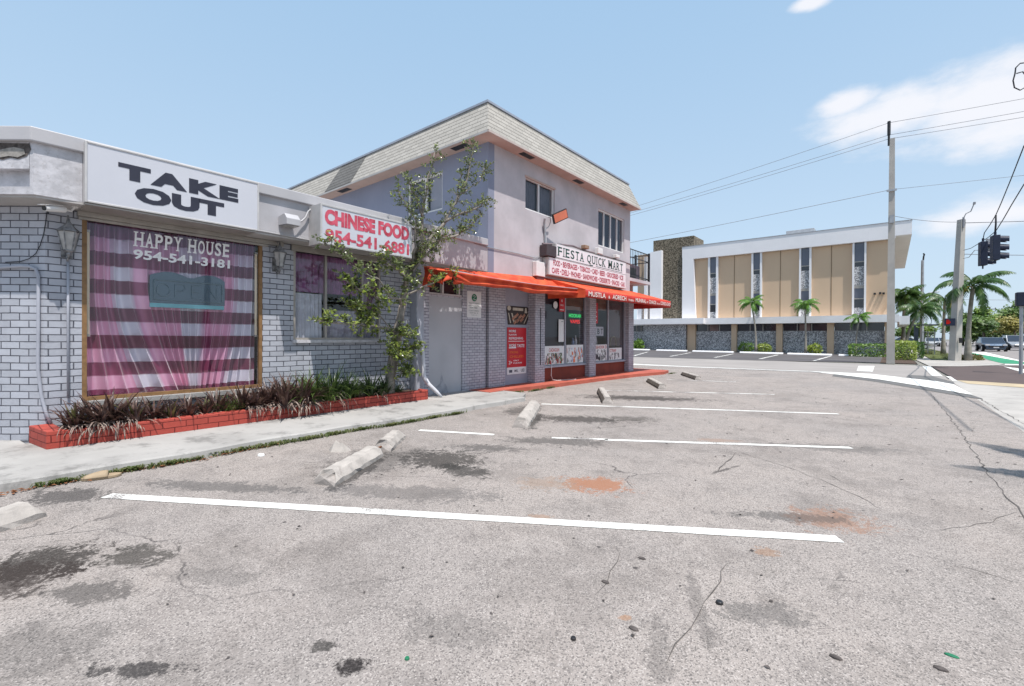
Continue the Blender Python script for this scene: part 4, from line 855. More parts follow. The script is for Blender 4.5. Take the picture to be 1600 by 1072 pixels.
MB().box(-6.99, -6.76, 9.52, 9.96, 3.375, 3.66).build('end_box', PM('brown_black_box', (.06, .045, .05), .6, .2, 4, .1), t, bevel=.01)
mb = MB(); mb.tube([(-6.95, 9.6, 3.70), (-6.92, 10.4, 3.80), (-6.92, 11.0, 3.86), (-6.92, 11.6, 3.83), (-6.92, 13.9, 3.83), (-6.92, 14.8, 3.80)], .028, 8); br = mb.build('pipe_bracket', PM('mauve_brown_pipe', (.20, .15, .16), .6, .2, 4, .1), t)
for y in (11.55, 12.35, 13.5):
    mb = MB(); mb.obox((-6.84, y, 3.90), (1, 0, 0), (0, 1, 0), (0, 0, 1), .07, .12 if y != 12.35 else .14, .05 if y != 12.35 else .09); mb.build('lamp_head', M['brown'] if y < 12 else M['alu_white'], br, bevel=.012)
t = thing('utility_box', 'white meter box on the lilac wall left of the mart sign', 'meter box', (-7, 9.4, 2.8)); MB().box(-6.995, -6.86, 9.22, 9.60, 2.83, 3.2).build('casing', M['alu_white'], t, bevel=.012); MB().box(-6.995, -6.88, 9.26, 9.58, 2.70, 2.828).build('lower_casing', PM('maroon_box', (.16, .04, .035), .6, .2, 5, 0), t)
t = thing('floodlight', 'led floodlight with orange tinted face on a bent arm above the mart sign', 'floodlight', (-7, 9.7, 3.9))
mb = MB(); mb.tube([(-6.97, 9.75, 3.70), (-6.97, 9.72, 4.0), (-6.95, 9.66, 4.25), (-6.9, 9.62, 4.36)], .03, 8); mb.tube([(-6.97, 9.72, 4.1), (-6.94, 9.85, 4.18), (-6.9, 9.88, 4.32), (-6.86, 9.8, 4.42), (-6.86, 9.72, 4.40)], .014, 6); mb.build('arm', M['galv'], t)
u_ = Vector((.25, .80, .42)).normalized(); n_ = Vector((.80, -.32, -.25)); n_ = (n_-u_*n_.dot(u_)).normalized(); v_ = n_.cross(u_)
cc = Vector((-6.72, 10.05, 4.47)); mb = MB(); mb.obox(cc, u_, v_, n_, .26, .13, .03); mb.build('housing', M['black'], t, bevel=.01)
mb = MB(); mb.obox(cc+n_*.031, u_, v_, n_, .235, .105, .004); mb.build('tinted_face', PM('orange_lens', (.72, .20, .11), .35, .1, 5, 0, spec=.5), t)  # lens face with its own red-orange tint

# ================================================================ awnings
def ytop(y): return 2.655+(y-5.7)/(9.8-5.7)*.185
t = thing('sagging_awning', 'sagging torn red canvas awning over the blank door beside the tree', 'awning', (-7, 7.8, 2.7))
FY0, FY1, FX = 5.74, 10.22, -6.2
def zr(y): return 2.50+(y-FY0)/(FY1-FY0)*.035-.05*math.sin((y-FY0)/(FY1-FY0)*math.pi)
def canopy(u, v):
    y = (5.72+(9.84-5.72)*u)*(1-v)+(FY0+(FY1-FY0)*u)*v
    z = ytop(5.72+4.12*u)*(1-v)+zr(FY0+(FY1-FY0)*u)*v - .05*math.sin(math.pi*v)*(.7+.5*math.sin(u*9))-.055*abs(math.sin(v*8.5+u*1.6))**1.5*math.sin(math.pi*v)*(.4+.6*min(1, u*3))
    return (-6.99+(FX+6.99)*v, y, z)
mb = MB(); mb.grid(canopy, 60, 40); mb.build('canopy', M['awning_old'], t, smooth=True, solid=.004)
def valance(u, v):                                              # crumpled: folded cloth hanging from the rail
    y = FY0+(FY1-FY0)*u; L = .20-.035*math.sin(u*math.pi)+.02*math.sin(u*13)
    s_ = min(1, u/.12); 
    return (FX+.035*math.sin(v*9+u*3)+.02*math.sin(u*40)*v*(1-s_*.6)-.04*v, y+.25*v*max(0, .3-u), zr(y)-L*v+.012*math.sin(u*25+v*4)*v)
mb = MB(); mb.grid(valance, 90, 12); mb.build('valance', M['awning_old'], t, smooth=True, solid=.004)
def endflap(u, v):
    x = -6.99+(FX+6.99)*u; zt = ytop(5.72)*(1-u)+zr(FY0)*u-.03*math.sin(u*3.14); b = 2.25+.05*u+.035*math.sin(u*15)
    return (x, FY0-.02+.05*math.sin(u*21)*v+.03*math.sin(v*5), zt+(b-zt)*v)
mb = MB(); mb.grid(endflap, 30, 10); mb.build('end_flap', M['awning_old'], t, smooth=True, solid=.004)
mb = MB(); P = [(FX+.02, 5.76, zr(FY0)-.01), (FX+.03, 5.82, 2.40), (FX+.02, 6.27, 2.30), (FX-.05, 5.82, 2.26)]; mb.add(P, [(0, 1, 2), (0, 2, 3)]); mb.build('torn_corner', M['awning_old'], t, solid=.004)
mb = MB(); mb.tube([(FX, FY0, zr(FY0)), (FX, 7, zr(7)), (FX, 8.5, zr(8.5)), (FX, FY1, zr(FY1))], .014, 6)
for y in (5.78, 7.8, 10.15): mb.tube([(-6.98, y, 2.58), (FX, y, zr(y)-.01)], .012, 6)
mb.build('frame', M['galv'], t)
t = thing('lettered_awning', 'bright red awning with white lettered valance over the mart windows', 'awning', (-7, 12, 2.85))
AX, AY0, AY1, ANZ = -6.0, 10.16, 16.03, 2.54
def rz(y): return 2.512+(y-AY0)/(AY1-AY0)*.05
mb = MB()
def plane4(a, b, c, d, nu, nv, sag):
    a, b, c, d = map(Vector, (a, b, c, d))
    def f(u, v):
        p = (a*(1-u)+b*u)*(1-v)+(d*(1-u)+c*u)*v; p.z -= sag*math.sin(math.pi*u)*math.sin(math.pi*v)+.006*math.sin(u*30)*math.sin(math.pi*v); return p
    return f
mb.grid(plane4((-6.98, 9.82, 2.835), (-6.98, 15.05, 2.89), (AX, AY1, rz(AY1)), (AX, AY0, rz(AY0)), 24, 8, .03), 24, 8)
mb.grid(plane4((-6.98, 15.05, 2.89), (-13, 15.05, 2.89), (-13, AY1, rz(AY1)), (AX, AY1, rz(AY1)), 12, 6, .03), 12, 6)
mb.build('canopy', M['awning'], t, smooth=True, solid=.004)
mb = MB(); mb.tri((-6.98, 9.82, 2.835), (-6.98, 9.9, 2.3), (AX, AY0, rz(AY0))); mb.tri((-6.98, 9.9, 2.3), (AX, AY0, rz(AY0)-.21), (AX, AY0, rz(AY0))); mb.build('end_flap', M['awning'], t, solid=.004)
def vz(u): y = AY0+(AY1-AY0)*u; return y, rz(y)
mb = MB(); mb.grid(lambda u, v: (AX+.004*math.sin(u*60)*v, vz(u)[0], vz(u)[1]-(.205+.02*u)*v+.004*math.sin(u*90)*v), 60, 3)
mb.grid(lambda u, v: (AX-7.0*u, AY1, rz(AY1)-.225*v), 8, 1); va = mb.build('valance', M['valance'], t, smooth=True, solid=.004)
mb = MB(); sl = (0, 1, .008)
for txt, y0, w_, h in (('MUSTLA', 10.30, .92, .13), ('&', 11.38, .1, .08), ('AORECH', 11.62, .86, .13), ('THEN', 12.62, .36, .06), ('MUNRAL', 13.12, .78, .12), ('N', 13.95, .09, .07), ('CHAOS', 14.12, .58, .12), ('IN A', 14.78, .24, .06), ('COVISO-CHOP', 15.08, .90, .12)):
    lettering(mb, txt, (AX+.007, y0, rz(y0)-.165), YU, sl if 0 else ZU, w_, h, .022)
mb.build('lettering', PM('pale_awning_letters', (.72, .58, .54), .7, .1, 6, 0), va)
mb = MB(); mb.tube([(AX-.01, AY0, rz(AY0)-.01), (AX-.01, AY1-.01, rz(AY1)-.01), (-13, AY1-.01, rz(AY1)-.01)], .014, 6)
for y in (10.2, 12.2, 14.2, 15.9): mb.tube([(-6.98, min(y, 15), 2.72), (AX-.01, y, rz(y)-.015)], .012, 6)
mb.build('frame', M['galv'], t)

# ================================================================ posters and notices
def flat(name, label, y0, y1, z0, z1, x, mat, cat='poster', th=.006, skew=0):
    t = thing(name, label, cat, (x, y0, z0)); mb = MB(); mb.extr([(x, y0, z0), (x, y1, z0), (x, y1, z1), (x, y0, z1)], (th, 0, 0)); mb.build('board', mat, t); return t
def lines(t, x, y0, rows, mat, name='lettering'):
    mb = MB()
    for r in rows:
        txt, yy, z, w_, h = r
        if txt: lettering(mb, txt, (x, y0+yy, z), YU, ZU, w_, h, .012)
        else: block(mb, (x, y0+yy, z), YU, ZU, w_, h)
    return mb.build(name, mat, t)
MRED = PM('red_poster_print', (.50, .012, .022), .45, .08, 3, 0, spec=.4); MOR = PM('orange_print', (.75, .16, .03), .5, .1, 3, 0); MGR = PM('green_print', (.02, .16, .08), .5, .2, 8, 0); MGREY = PM('grey_print', (.22, .26, .25), .6, .1, 5, 0)
x = -7.268
t = flat('green_logo_notice', 'white notice with round green emblem on the brick beside the blank door', 7.18, 7.63, 1.72, 2.31, x, M['paper'], 'notice')
mb = MB(); c_ = [(x+.0085, 7.405+.085*math.cos(a), 2.17+.085*math.sin(a)) for a in [i*2*math.pi/24 for i in range(24)]]; mb.add(c_, [tuple(range(24))]); em = mb.build('emblem', MGR, t)
mb = MB(); mb.tube([(x+.011, 7.35, 2.20), (x+.011, 7.40, 2.215), (x+.011, 7.45, 2.19), (x+.011, 7.40, 2.165), (x+.011, 7.37, 2.14), (x+.011, 7.42, 2.12), (x+.011, 7.46, 2.13)], .007, 5); mb.build('emblem_curl', M['paper'], em)
lines(t, x+.0065, 7.18, [('RECYCLING', .05, 2.03, .34, .03), ('NO PARKING', .05, 1.97, .34, .03), ('ANY TIME', .07, 1.925, .26, .028), ('CUSTOMERS', .05, 1.86, .33, .025), ('ONLY', .08, 1.81, .28, .028), ('THANK YOU', .12, 1.765, .2, .02)], MGREY)
x = -7.298
t = thing('crate_shaped_sign', 'dark crate shaped sign of cigars with tilted sides above the red poster', 'sign', (x, 8.58, 1.6))
P = [(8.585, 2.045), (8.72, 2.06), (9.40, 2.06), (9.46, 2.03), (9.42, 1.92), (9.50, 1.87), (9.36, 1.60), (8.63, 1.59), (8.60, 1.86), (8.575, 1.93)]
mb = MB(); mb.extr([(x, a, b) for a, b in P], (.014, 0, 0)); mb.build('board', PM('brown_black_board', (.04, .028, .025), .5, .2, 5, 0), t)
MBE = PM('beige_print', (.50, .44, .36), .6, .15, 9, 0); MRB = PM('russet_print', (.34, .14, .09), .6, .3, 14, 0, col2=(.45, .24, .16))
mb = MB(); c_ = [(x+.0165, 8.66+.07*math.cos(a), 2.0+.06*math.sin(a)) for a in [i*2*math.pi/20 for i in range(20)]]; mb.add(c_, [tuple(range(20))]); block(mb, (x+.014, 8.80, 1.95), YU, ZU, .42, .07)
for a, b, w_ in ((8.62, 8.70, .035), (8.74, 8.84, .05), (9.42, 9.24, .03)):
    mb.quad((x+.0165, a, 1.88), (x+.0165, b, 1.63), (x+.0165, b+w_, 1.63), (x+.0165, a+w_, 1.88))
mb.quad((x+.0165, 9.28, 1.9), (x+.0165, 9.39, 1.9), (x+.0165, 9.36, 2.03), (x+.0165, 9.30, 2.03)); mb.build('beige_print', MBE, t)
mb = MB()
for a, b in ((8.84, 1.76), (8.96, 1.83), (9.0, 1.70), (9.1, 1.8), (9.16, 1.72), (9.24, 1.82), (8.9, 1.66)): mb.obox((x+.0145, a, b), (1, 0, 0), (0, .8, .6), (0, -.6, .8), .003, .07, .035)
mb.build('cigars', MRB, t)
t = flat('red_poster', 'tall red poster with white and orange words on the recessed wall panel', 8.60, 9.36, .52, 1.52, x, MRED, 'poster', .012)
mb = MB(); block(mb, (x+.010, 8.60, .345), YU, ZU, .76, .175, .003); mb.extr([(x, 8.6, .345), (x, 9.36, .345), (x, 9.36, .52), (x, 8.6, .52)], (.012, 0, 0)); mb.build('white_footer', M['paper'], t)
lines(t, x+.0125, 8.60, [('MORE', .06, 1.40, .27, .06), ('FLAVOR', .06, 1.32, .30, .04), ('REFRESHING', .06, 1.22, .56, .06), (None, .04, 1.17, .64, .012), ('MORE', .07, 1.03, .27, .075), (None, .06, 1.0, .28, .025), ('TASTE', .38, 1.02, .30, .08), ('21+', .06, .60, .12, .09), ('ONLY', .24, .67, .22, .035), ('PLEASE', .24, .61, .34, .03)], M['whiteink'])
lines(t, x+.0125, 8.60, [('STRONG', .09, .87, .33, .055), ('CHILLED', .09, .76, .55, .06)], MOR, 'orange_lettering')
lines(t, x+.0135, 8.60, [(None, .07, .39, .12, .07), ('MIL', .28, .40, .15, .06), ('USD', .54, .39, .15, .08)], PM('dark_footer_print', (.1, .1, .13), .6, .2, 8, 0), 'footer_lettering')
# window posters: printed photographs of goods as patches of colour
def goods(mb_list, x, y0, y1, z0, z1, n, seed):
    r = random.Random(seed)
    for _ in range(n):
        mb = r.choice(mb_list); w_ = r.uniform(.02, .07); h = r.uniform(.04, .16); y = r.uniform(y0, y1-w_); z = z0+(z1-z0)*r.random()**1.6; h = min(h, z1-z)
        e = r.uniform(.0035, .0075); k = r.uniform(-.02, .02)
        mb.quad((x+e, y, z), (x+e, y+w_, z), (x+e, min(y1, y+w_*.8+k), z+h), (x+e, max(y0, y+w_*.2+k), z+h))
MGN = PM('muted_green_print', (.16, .22, .12), .6, .2, 9, 0); MBL = PM('pale_blue_print', (.36, .44, .62), .5, .1, 5, 0); MDK = PM('dark_print', (.06, .05, .06), .6, .2, 5, 0); MG5 = PM('mid_grey_print', (.26, .27, .27), .6, .2, 5, 0); MRP = PM('red_print', (.48, .05, .04), .5, .1, 5, 0)
xg = XS+.014
def wposter(label, y0, y1, z0, z1, head, hz, hw, hx, mats, n, seed, top=.62):
    t = flat('window_poster', label, y0, y1, z0, z1, xg, M['paper'], 'poster', .004)
    if head: lines(t, xg+.004, y0, [(head, hx, hz, hw, .10)], MRP)
    mbs = [MB() for _ in mats]; goods(mbs, xg+.002, y0+.01, y1-.01, z0+.01, z0+(z1-z0)*top, n, seed)
    for b_, (nm, mm) in zip(mbs, mats):
        if b_.f: b_.build(nm, mm, t)
    return t
wposter('poster headed CADAGUN with groceries in the leftmost mart window', 9.93, 10.90, .53, 1.04, 'CADAGUN', .88, .50, .22, [('green_print', MGN), ('red_print', MRP), ('dark_print', MDK), ('beige_print', MBE)], 90, 3)
wposter('poster of red bottles and cleaning sprays in the second mart window', 11.02, 11.95, .53, 1.06, None, 0, 0, 0, [('blue_print', MBL), ('red_print', MRP), ('orange_print', MOR), ('grey_print', MG5)], 55, 5, .85)
wposter('poster headed CASHOOK in the third mart window right of the pillar', 12.54, 13.44, .53, 1.05, 'CASHOOK D', .92, .85, .02, [('grey_print', MG5), ('dark_print', MDK)], 55, 8, .7)
wposter('low poster headed CTRAP in the rightmost mart window', 13.60, 14.50, .53, .93, 'CTRAP', .79, .45, .04, [('grey_print', MG5), ('dark_print', MDK)], 26, 11, .6)
xg2 = XS+.014
t = flat('white_paper_notice', 'narrow white paper notice taped in the leftmost mart window', 10.62, 10.88, 1.15, 1.78, xg2, M['paper'], 'notice', .003); lines(t, xg2+.003, 10.62, [(None, .13, 1.71, .1, .02)], MGREY)
mb = MB(); mb.tube([(xg2, 10.45, 2.17), (xg2+.012, 10.45, 2.17)], .10, 18); tag(mb.build('white_disc', M['paper']), 'round white disc sign in the leftmost mart window', 'sign')
t = flat('red_brand_sign', 'small red sign with white emblem hanging left of the middle mullion', 10.62, 10.90, 2.00, 2.40, xg2+.012, MRED, 'sign', .008); lines(t, xg2+.020, 10.62, [('A', .09, 2.27, .08, .08), ('DAILY', .06, 2.16, .16, .045), (None, .03, 2.04, .2, .02)], M['whiteink'])
t = flat('red_banner_sign', 'narrow red sign hanging just right of the brick pillar', 12.50, 12.80, 1.72, 2.36, xg2+.012, MRED, 'sign', .008); lines(t, xg2+.020, 12.50, [('X', .1, 2.22, .1, .07), ('COLD', .07, 2.05, .16, .05), (None, .08, 1.92, .14, .03), (None, .08, 1.80, .14, .03)], M['whiteink'])
t = thing('neon_sign', 'lit neon sign in green and red behind the second mart window', 'neon sign', (XS-.03, 11.2, 1.8))
mb = MB(); lettering(mb, 'HOOKAH', (XS-.02, 11.20, 1.86), YU, ZU, .66, .11, .02); mb.build('green_tube', emit('green_neon', (.05, 1, .22, 1), 1.0), t)
mb = MB(); lettering(mb, 'VAPES', (XS-.02, 11.26, 1.69), YU, ZU, .54, .11, .02); mb.build('red_tube', emit('red_neon', (1, .03, .03, 1), 1.1), t)
t = flat('letter_card', 'white card with three black letters high in the third mart window', 12.62, 13.28, 1.33, 1.62, XS-.03, M['paper'], 'sign', .004); lines(t, XS-.026, 12.62, [('E', .05, 1.38, .14, .18), ('B', .26, 1.38, .14, .18), ('T', .47, 1.38, .14, .18)], M['black'])
for i, (y, z, h, mm, lb) in enumerate(((11.55, .98, .28, MBL, 'left pale bottle on the sill behind the second mart window'), (11.70, .98, .36, M['paper'], 'taller white bottle on the sill behind the second mart window'), (12.72, 1.06, .30, M['paper'], 'white arched trinket behind the third mart window poster'), (14.0, 1.0, .34, PM('olive_object', (.32, .30, .22), .6, .3, 9, .2), 'olive hoop shaped trinket behind the rightmost mart window'))):
    t = thing('bottle' if i < 2 else 'trinket', lb, 'bottle' if i < 2 else 'trinket', (XS-.2, y, z)); mb = MB()
    if i < 2: mb.tube([(XS-.1, y, z-.48), (XS-.1, y, z), (XS-.1, y, z+h*.6), (XS-.1, y, z+h*.75), (XS-.1, y, z+h)], [.045, .045, .045, .018, .018], 10)
    else: mb.tube([(XS-.06, y+.16*math.cos(a)*(1+.4*(i-2)), z-.02+h*math.sin(a)) for a in [k*math.pi/10 for k in range(11)]], .035, 8)
    mb.build('body', mm, t, smooth=True)
pipe('white_hose', [(XS+.10, 10.18, .56), (XS+.10, 10.16, .45), (XS+.10, 10.15, .25), (XS+.13, 10.18, .13), (XS+.2, 10.3, .11), (XS+.3, 10.75, .105), (XS+.36, 11.0, .105)], .009, M['alu_white'], 'thin pale hose hanging from the mart sill onto the red walkway', 'hose', 6)
pipe('dark_pipe', [(-7.042, 9.66, 2.05), (-7.042, 9.66, 1.2), (-7.042, 9.66, .55)], .010, M['black'], 'thin black conduit on the brick pier right of the red poster', 'conduit', 6)

# ================================================================ planter, plants
t = thing('brick_planter', 'long low red painted brick planter below the shop windows', 'planter', (-6.85, 3, .08))
mb = MB(); mb.prism([(-7.39, .47), (-6.80, .56), (-6.80, .70), (-7.39, .66)], .08, .275); mb.box(-6.94, -6.80, .702, 5.62, .08, .265); mb.prism([(-6.94, 5.62), (-6.80, 5.62), (-6.80, 5.66), (-6.86, 5.74), (-7.1, 5.74), (-7.1, 5.68), (-6.94, 5.66)], .08, .262)
mb.build('brick_wall', M['brick_red'], t, bevel=.008)
MB().box(-7.40, -6.94, .66, 5.70, .08, .225).build('soil', M['soil'], t)
def blade(mb, base, az, L, lift, droop, w, seg=5, fold=.3):
    d = Vector((math.cos(az), math.sin(az), 0)); s_ = Vector((-d.y, d.x, 0)); P = []
    p = Vector(base); ang = lift
    for i in range(seg+1):
        k = i/seg; ww = w*(1-k**1.8)*(.55+.45*min(1, k*4))
        P.append((p-s_*ww, p+s_*ww, p+Vector((0, 0, -ww*fold))))
        p = p+(d*math.cos(ang)+Vector((0, 0, 1))*math.sin(ang))*(L/seg); ang -= droop/seg
    V = [q for a in P for q in (a[0], a[2], a[1])]
    F = []
    for i in range(seg):
        for k in (0, 1): F.append((i*3+k, i*3+k+1, i*3+k+4, i*3+k+3))
    mb.add(V, F)
def rosette(name, label, cat, specs, seed):
    r = random.Random(seed); t = thing(name, label, cat, (0, 0, 0))
    for nm, mat, n, L, lift, droop, w, spread in specs:
        mb = MB()
        for i in range(n):
            az = r.uniform(0, 6.283); rr = r.uniform(0, spread)
            blade(mb, (rr*math.cos(az+.4), rr*math.sin(az+.4), r.uniform(0, .05)), az, L*r.uniform(.6, 1.15), lift+r.uniform(-.45, .45), droop*r.uniform(.6, 1.4), w*r.uniform(.7, 1.2))
        mb.build(nm, mat, t)
    return t
PROT = [
 rosette('bromeliad', 'x', 'plant', [('leaves', M['brom'], 60, .36, 1.05, .8, .018, .09), ('dry_leaves', M['dead'], 44, .26, .35, 1.9, .012, .1)], 1),
 rosette('bromeliad', 'x', 'plant', [('leaves', M['brom'], 48, .30, 1.15, .7, .017, .08), ('inner_leaves', M['bromg'], 12, .33, 1.15, .6, .02, .03), ('dry_leaves', M['dead'], 30, .2, .3, 1.8, .011, .08)], 2),
 rosette('grass_tuft', 'x', 'plant', [('blades', M['grassg'], 110, .44, 1.15, 1.3, .008, .09), ('dry_blades', M['dead'], 26, .34, .7, 2.0, .006, .1)], 3),
 rosette('spiky_plant', 'x', 'plant', [('leaves', M['darkg'], 54, .40, .95, .55, .014, .06), ('dry_blades', M['dead'], 10, .3, .5, 1.9, .007, .08)], 4)]
ORD = ['first', 'second', 'third', 'fourth', 'fifth', 'sixth', 'seventh', 'eighth', 'ninth', 'tenth', 'eleventh', 'twelfth', 'thirteenth', 'fourteenth', 'fifteenth', 'sixteenth', 'seventeenth', 'eighteenth']
PL = [(1, -6.98, .80, .92), (0, -6.92, .98, 1.0), (0, -7.02, 1.12, 1.05), (1, -6.90, 1.30, .9), (0, -7.05, 1.52, .8), (1, -6.95, 1.66, .75), (0, -7.0, 1.86, .72), (1, -7.0, 2.05, .7), (0, -7.08, 2.22, .85), (2, -7.0, 2.36, .55), (0, -7.05, 2.52, .95), (0, -6.98, 2.68, .9), (0, -7.05, 2.86, 1.0), (0, -6.88, 3.0, 1.15), (0, -7.05, 3.16, 1.15), (0, -6.86, 3.26, 1.2),
      (2, -6.92, 3.42, 1.1), (2, -7.05, 3.56, 1.2), (2, -6.9, 3.72, 1.05), (3, -7.0, 3.86, 1.3), (2, -6.9, 4.02, 1.1), (3, -7.05, 4.14, 1.0), (2, -7.0, 4.28, .85), (3, -6.95, 4.52, 1.1), (3, -6.98, 4.84, 1.0), (2, -7.05, 5.2, .5), (3, -6.86, 4.66, .8)]
cnt = {}; used = set(); KN = {0: 'purple leaved bromeliad', 1: 'purple bromeliad with olive inner leaves', 2: 'green grassy tuft', 3: 'dark green spiky plant'}
for k, x, y, s_ in PL:
    cnt[k] = cnt.get(k, 0)+1; lb = '%s %s from the left end of the red planter' % (ORD[cnt[k]-1], KN[k]); g = {0: 'bromeliads in the planter', 1: 'bromeliads in the planter', 2: 'grass tufts in the planter', 3: 'spiky plants in the planter'}[k]
    if k not in used:
        used.add(k); o = PROT[k]; o.location = (x, y, .22); o.scale = (s_*1.2,)*3; o['label'] = lb; o['group'] = g; o.rotation_euler.z = rnd.uniform(0, 6)
    else: dup(PROT[k], (x, y, .22), rnd.uniform(0, 6), s_*1.2, lb, g)
mb = MB()
for i in range(110):
    y = rnd.choice((.85, 1.0, 1.15, 2.6, 2.75, 3.0, 3.2, 3.35))+rnd.uniform(-.14, .14); a = rnd.uniform(-.7, .7); blade(mb, (-6.85+rnd.uniform(-.04, .03), y, .30), a, rnd.uniform(.12, .3), .2, 2.4, .007, 4)
o = mb.build('hanging_dry_leaves', M['dead']); o['kind'] = 'stuff'

# ================================================================ the small tree in the planter
t = thing('small_tree', 'thin leafy tree growing from the right end of the red planter', 'tree', (-6.95, 4.92, .2))
r_ = random.Random(11); mb = MB()
def wander(pts, n=4, j=.02):
    P = [Vector(p) for p in pts]; Q = []
    for a, b in zip(P, P[1:]):
        for i in range(n): Q.append(a+(b-a)*i/n+Vector([r_.uniform(-j, j) for _ in range(3)])*(0 if not Q else 1))
    Q.append(P[-1]); return Q
def limb(pts, r0, r1, n=7, j=.02):
    Q = wander(pts, 4, j); mb.tube(Q, [r0+(r1-r0)*i/(len(Q)-1) for i in range(len(Q))], n); return Q
tips = []
T0 = limb([(-6.95, 4.90, .2), (-6.93, 4.95, .8), (-6.92, 5.05, 1.35), (-6.90, 5.16, 1.85)], .085, .062, 9, .012)
T1 = limb([(-6.97, 4.98, .2), (-6.99, 5.08, .9), (-6.96, 5.18, 1.5), (-6.92, 5.22, 1.9)], .045, .04, 7, .012)
B = []
B.append(limb([(-6.90, 5.16, 1.85), (-6.88, 5.22, 2.2), (-6.85, 5.32, 2.6), (-6.75, 5.55, 3.0), (-6.65, 5.95, 3.5), (-6.6, 6.2, 3.95), (-6.6, 6.35, 4.5)], .06, .012))
B.append(limb([(-6.85, 5.32, 2.6), (-6.7, 5.42, 3.1), (-6.65, 5.4, 3.6), (-6.62, 5.48, 4.1), (-6.6, 5.66, 4.75)], .04, .008))
B.append(limb([(-6.65, 5.95, 3.5), (-6.55, 6.35, 3.75), (-6.5, 6.7, 3.9), (-6.5, 7.0, 4.15)], .03, .008))
B.append(limb([(-6.6, 6.2, 3.9), (-6.55, 6.4, 4.3), (-6.5, 6.5, 4.7), (-6.55, 6.62, 5.15)], .02, .006))
B.append(limb([(-6.75, 5.55, 3.0), (-6.5, 5.95, 3.2), (-6.45, 6.3, 3.35), (-6.4, 6.55, 3.6)], .028, .008))
B.append(limb([(-6.85, 5.30, 2.5), (-6.65, 5.25, 2.9), (-6.6, 5.22, 3.35), (-6.6, 4.85, 3.8)], .03, .006))
B.append(limb([(-6.88, 5.22, 2.2), (-6.55, 4.9, 2.38), (-6.35, 4.6, 2.42), (-6.3, 4.3, 2.52)], .03, .006))
B.append(limb([(-6.90, 5.16, 1.85), (-6.5, 4.8, 1.95), (-6.35, 4.3, 1.9), (-6.3, 3.9, 2.0), (-6.3, 3.65, 2.15)], .026, .006))
B.append(limb([(-6.35, 4.5, 1.93), (-6.25, 4.2, 2.2), (-6.3, 3.8, 2.35), (-6.3, 3.35, 2.62)], .014, .005))
B.append(limb([(-6.92, 5.05, 1.35), (-6.6, 4.6, 1.42), (-6.4, 4.2, 1.45), (-6.35, 3.7, 1.48), (-6.4, 3.35, 1.5)], .022, .005))
B.append(limb([(-6.4, 4.2, 1.45), (-6.4, 3.95, 1.6), (-6.42, 3.85, 1.75)], .012, .005))
B.append(limb([(-6.5, 4.6, 1.42), (-6.5, 4.35, 1.72), (-6.5, 4.2, 1.55)], .012, .005))
B.append(limb([(-6.9, 5.2, 2.0), (-6.6, 5.5, 2.25), (-6.45, 5.8, 2.4), (-6.3, 5.9, 2.3)], .02, .006))
B.append(limb([(-6.93, 4.98, .9), (-6.75, 5.1, 1.0), (-6.65, 5.25, 1.1)], .015, .005))
B.append(limb([(-6.93, 4.98, .7), (-6.75, 4.8, .9), (-6.65, 4.75, 1.15)], .015, .005))
B.append(limb([(-6.88, 5.25, 2.3), (-6.7, 5.4, 2.7), (-6.5, 5.55, 2.9), (-6.3, 5.6, 3.1)], .022, .006))
for z_ in (.6, .95, 1.3): B.append(limb([(-6.93, 5.0, z_), (-6.78, 5.0+r_.uniform(-.15, .15), z_+.06), (-6.66, 5.0+r_.uniform(-.25, .25), z_+.02)], .01, .004))
B.append(limb([(-6.65, 5.4, 3.5), (-6.55, 5.2, 3.8), (-6.5, 5.0, 4.0)], .018, .005)); B.append(limb([(-6.6, 6.3, 4.1), (-6.5, 6.75, 4.45), (-6.5, 6.9, 4.8)], .014, .005))
mb2 = mb; lf = MB(); ly = MB()
def leaf(m_, p, L):
    d = Vector((r_.gauss(0, 1), r_.gauss(0, 1), r_.gauss(.15, .7))).normalized(); s_ = d.cross(Vector((r_.gauss(0, .5), r_.gauss(0, .5), 1))).normalized(); n = d.cross(s_); w = L*.27
    P = [p, p+d*L*.3+s_*w*.9+n*.004, p+d*L*.7+s_*w*.8+n*.002, p+d*L-n*.006, p+d*L*.7-s_*w*.8+n*.002, p+d*L*.3-s_*w*.9+n*.004, p+d*L*.5-n*.01]
    m_.add(P, [(0, 1, 6, 5), (1, 2, 6), (2, 3, 6), (3, 4, 6), (4, 5, 6)])
def twig(p, d, L, young):
    q = [p, p+d*L*.5+Vector((r_.uniform(-.04, .04), r_.uniform(-.04, .04), .02)), p+d*L]; mb.tube(q, [.006, .004, .0025], 4)
    n = int(6+L*(25 if p.z > 2.6 else 28))
    for i in range(n):
        k = r_.uniform(.25, 1); b = q[0].lerp(q[1], k*2) if k < .5 else q[1].lerp(q[2], k*2-1)
        leaf(ly if r_.random() < young else lf, b+Vector([r_.uniform(-.02, .02) for _ in range(3)]), r_.uniform(.035, .062) if p.z > 2.6 else r_.uniform(.05, .09))
for bi, br in enumerate(B):
    n = len(br)
    low = br[-1].z < 2.3
    for i in range(2, n):
        for _ in range((2 if i < n*.45 else 4)+(1 if 2.3 < br[i].z < 3.7 and br[i].y > 4.95 else 0)):
            if r_.random() < .8:
                d = Vector((r_.gauss(.15, .8), r_.gauss(0, .8), r_.gauss(.25, .6))).normalized(); tw = r_.uniform(.12, .30)
                if br[i].x+d.x*tw < -6.93 and br[i].z > 1: d.x = abs(d.x)
                twig(br[i], d, tw, .35 if low else .10)
    twig(br[-1], (br[-1]-br[-3]).normalized(), .16, .3)
    if low: leaf(ly, br[-1], .1)
mb.build('trunk', M['bark'], t, smooth=True); lf.build('leaves', M['leaf'], t); ly.build('young_leaves', M['leafy'], t)
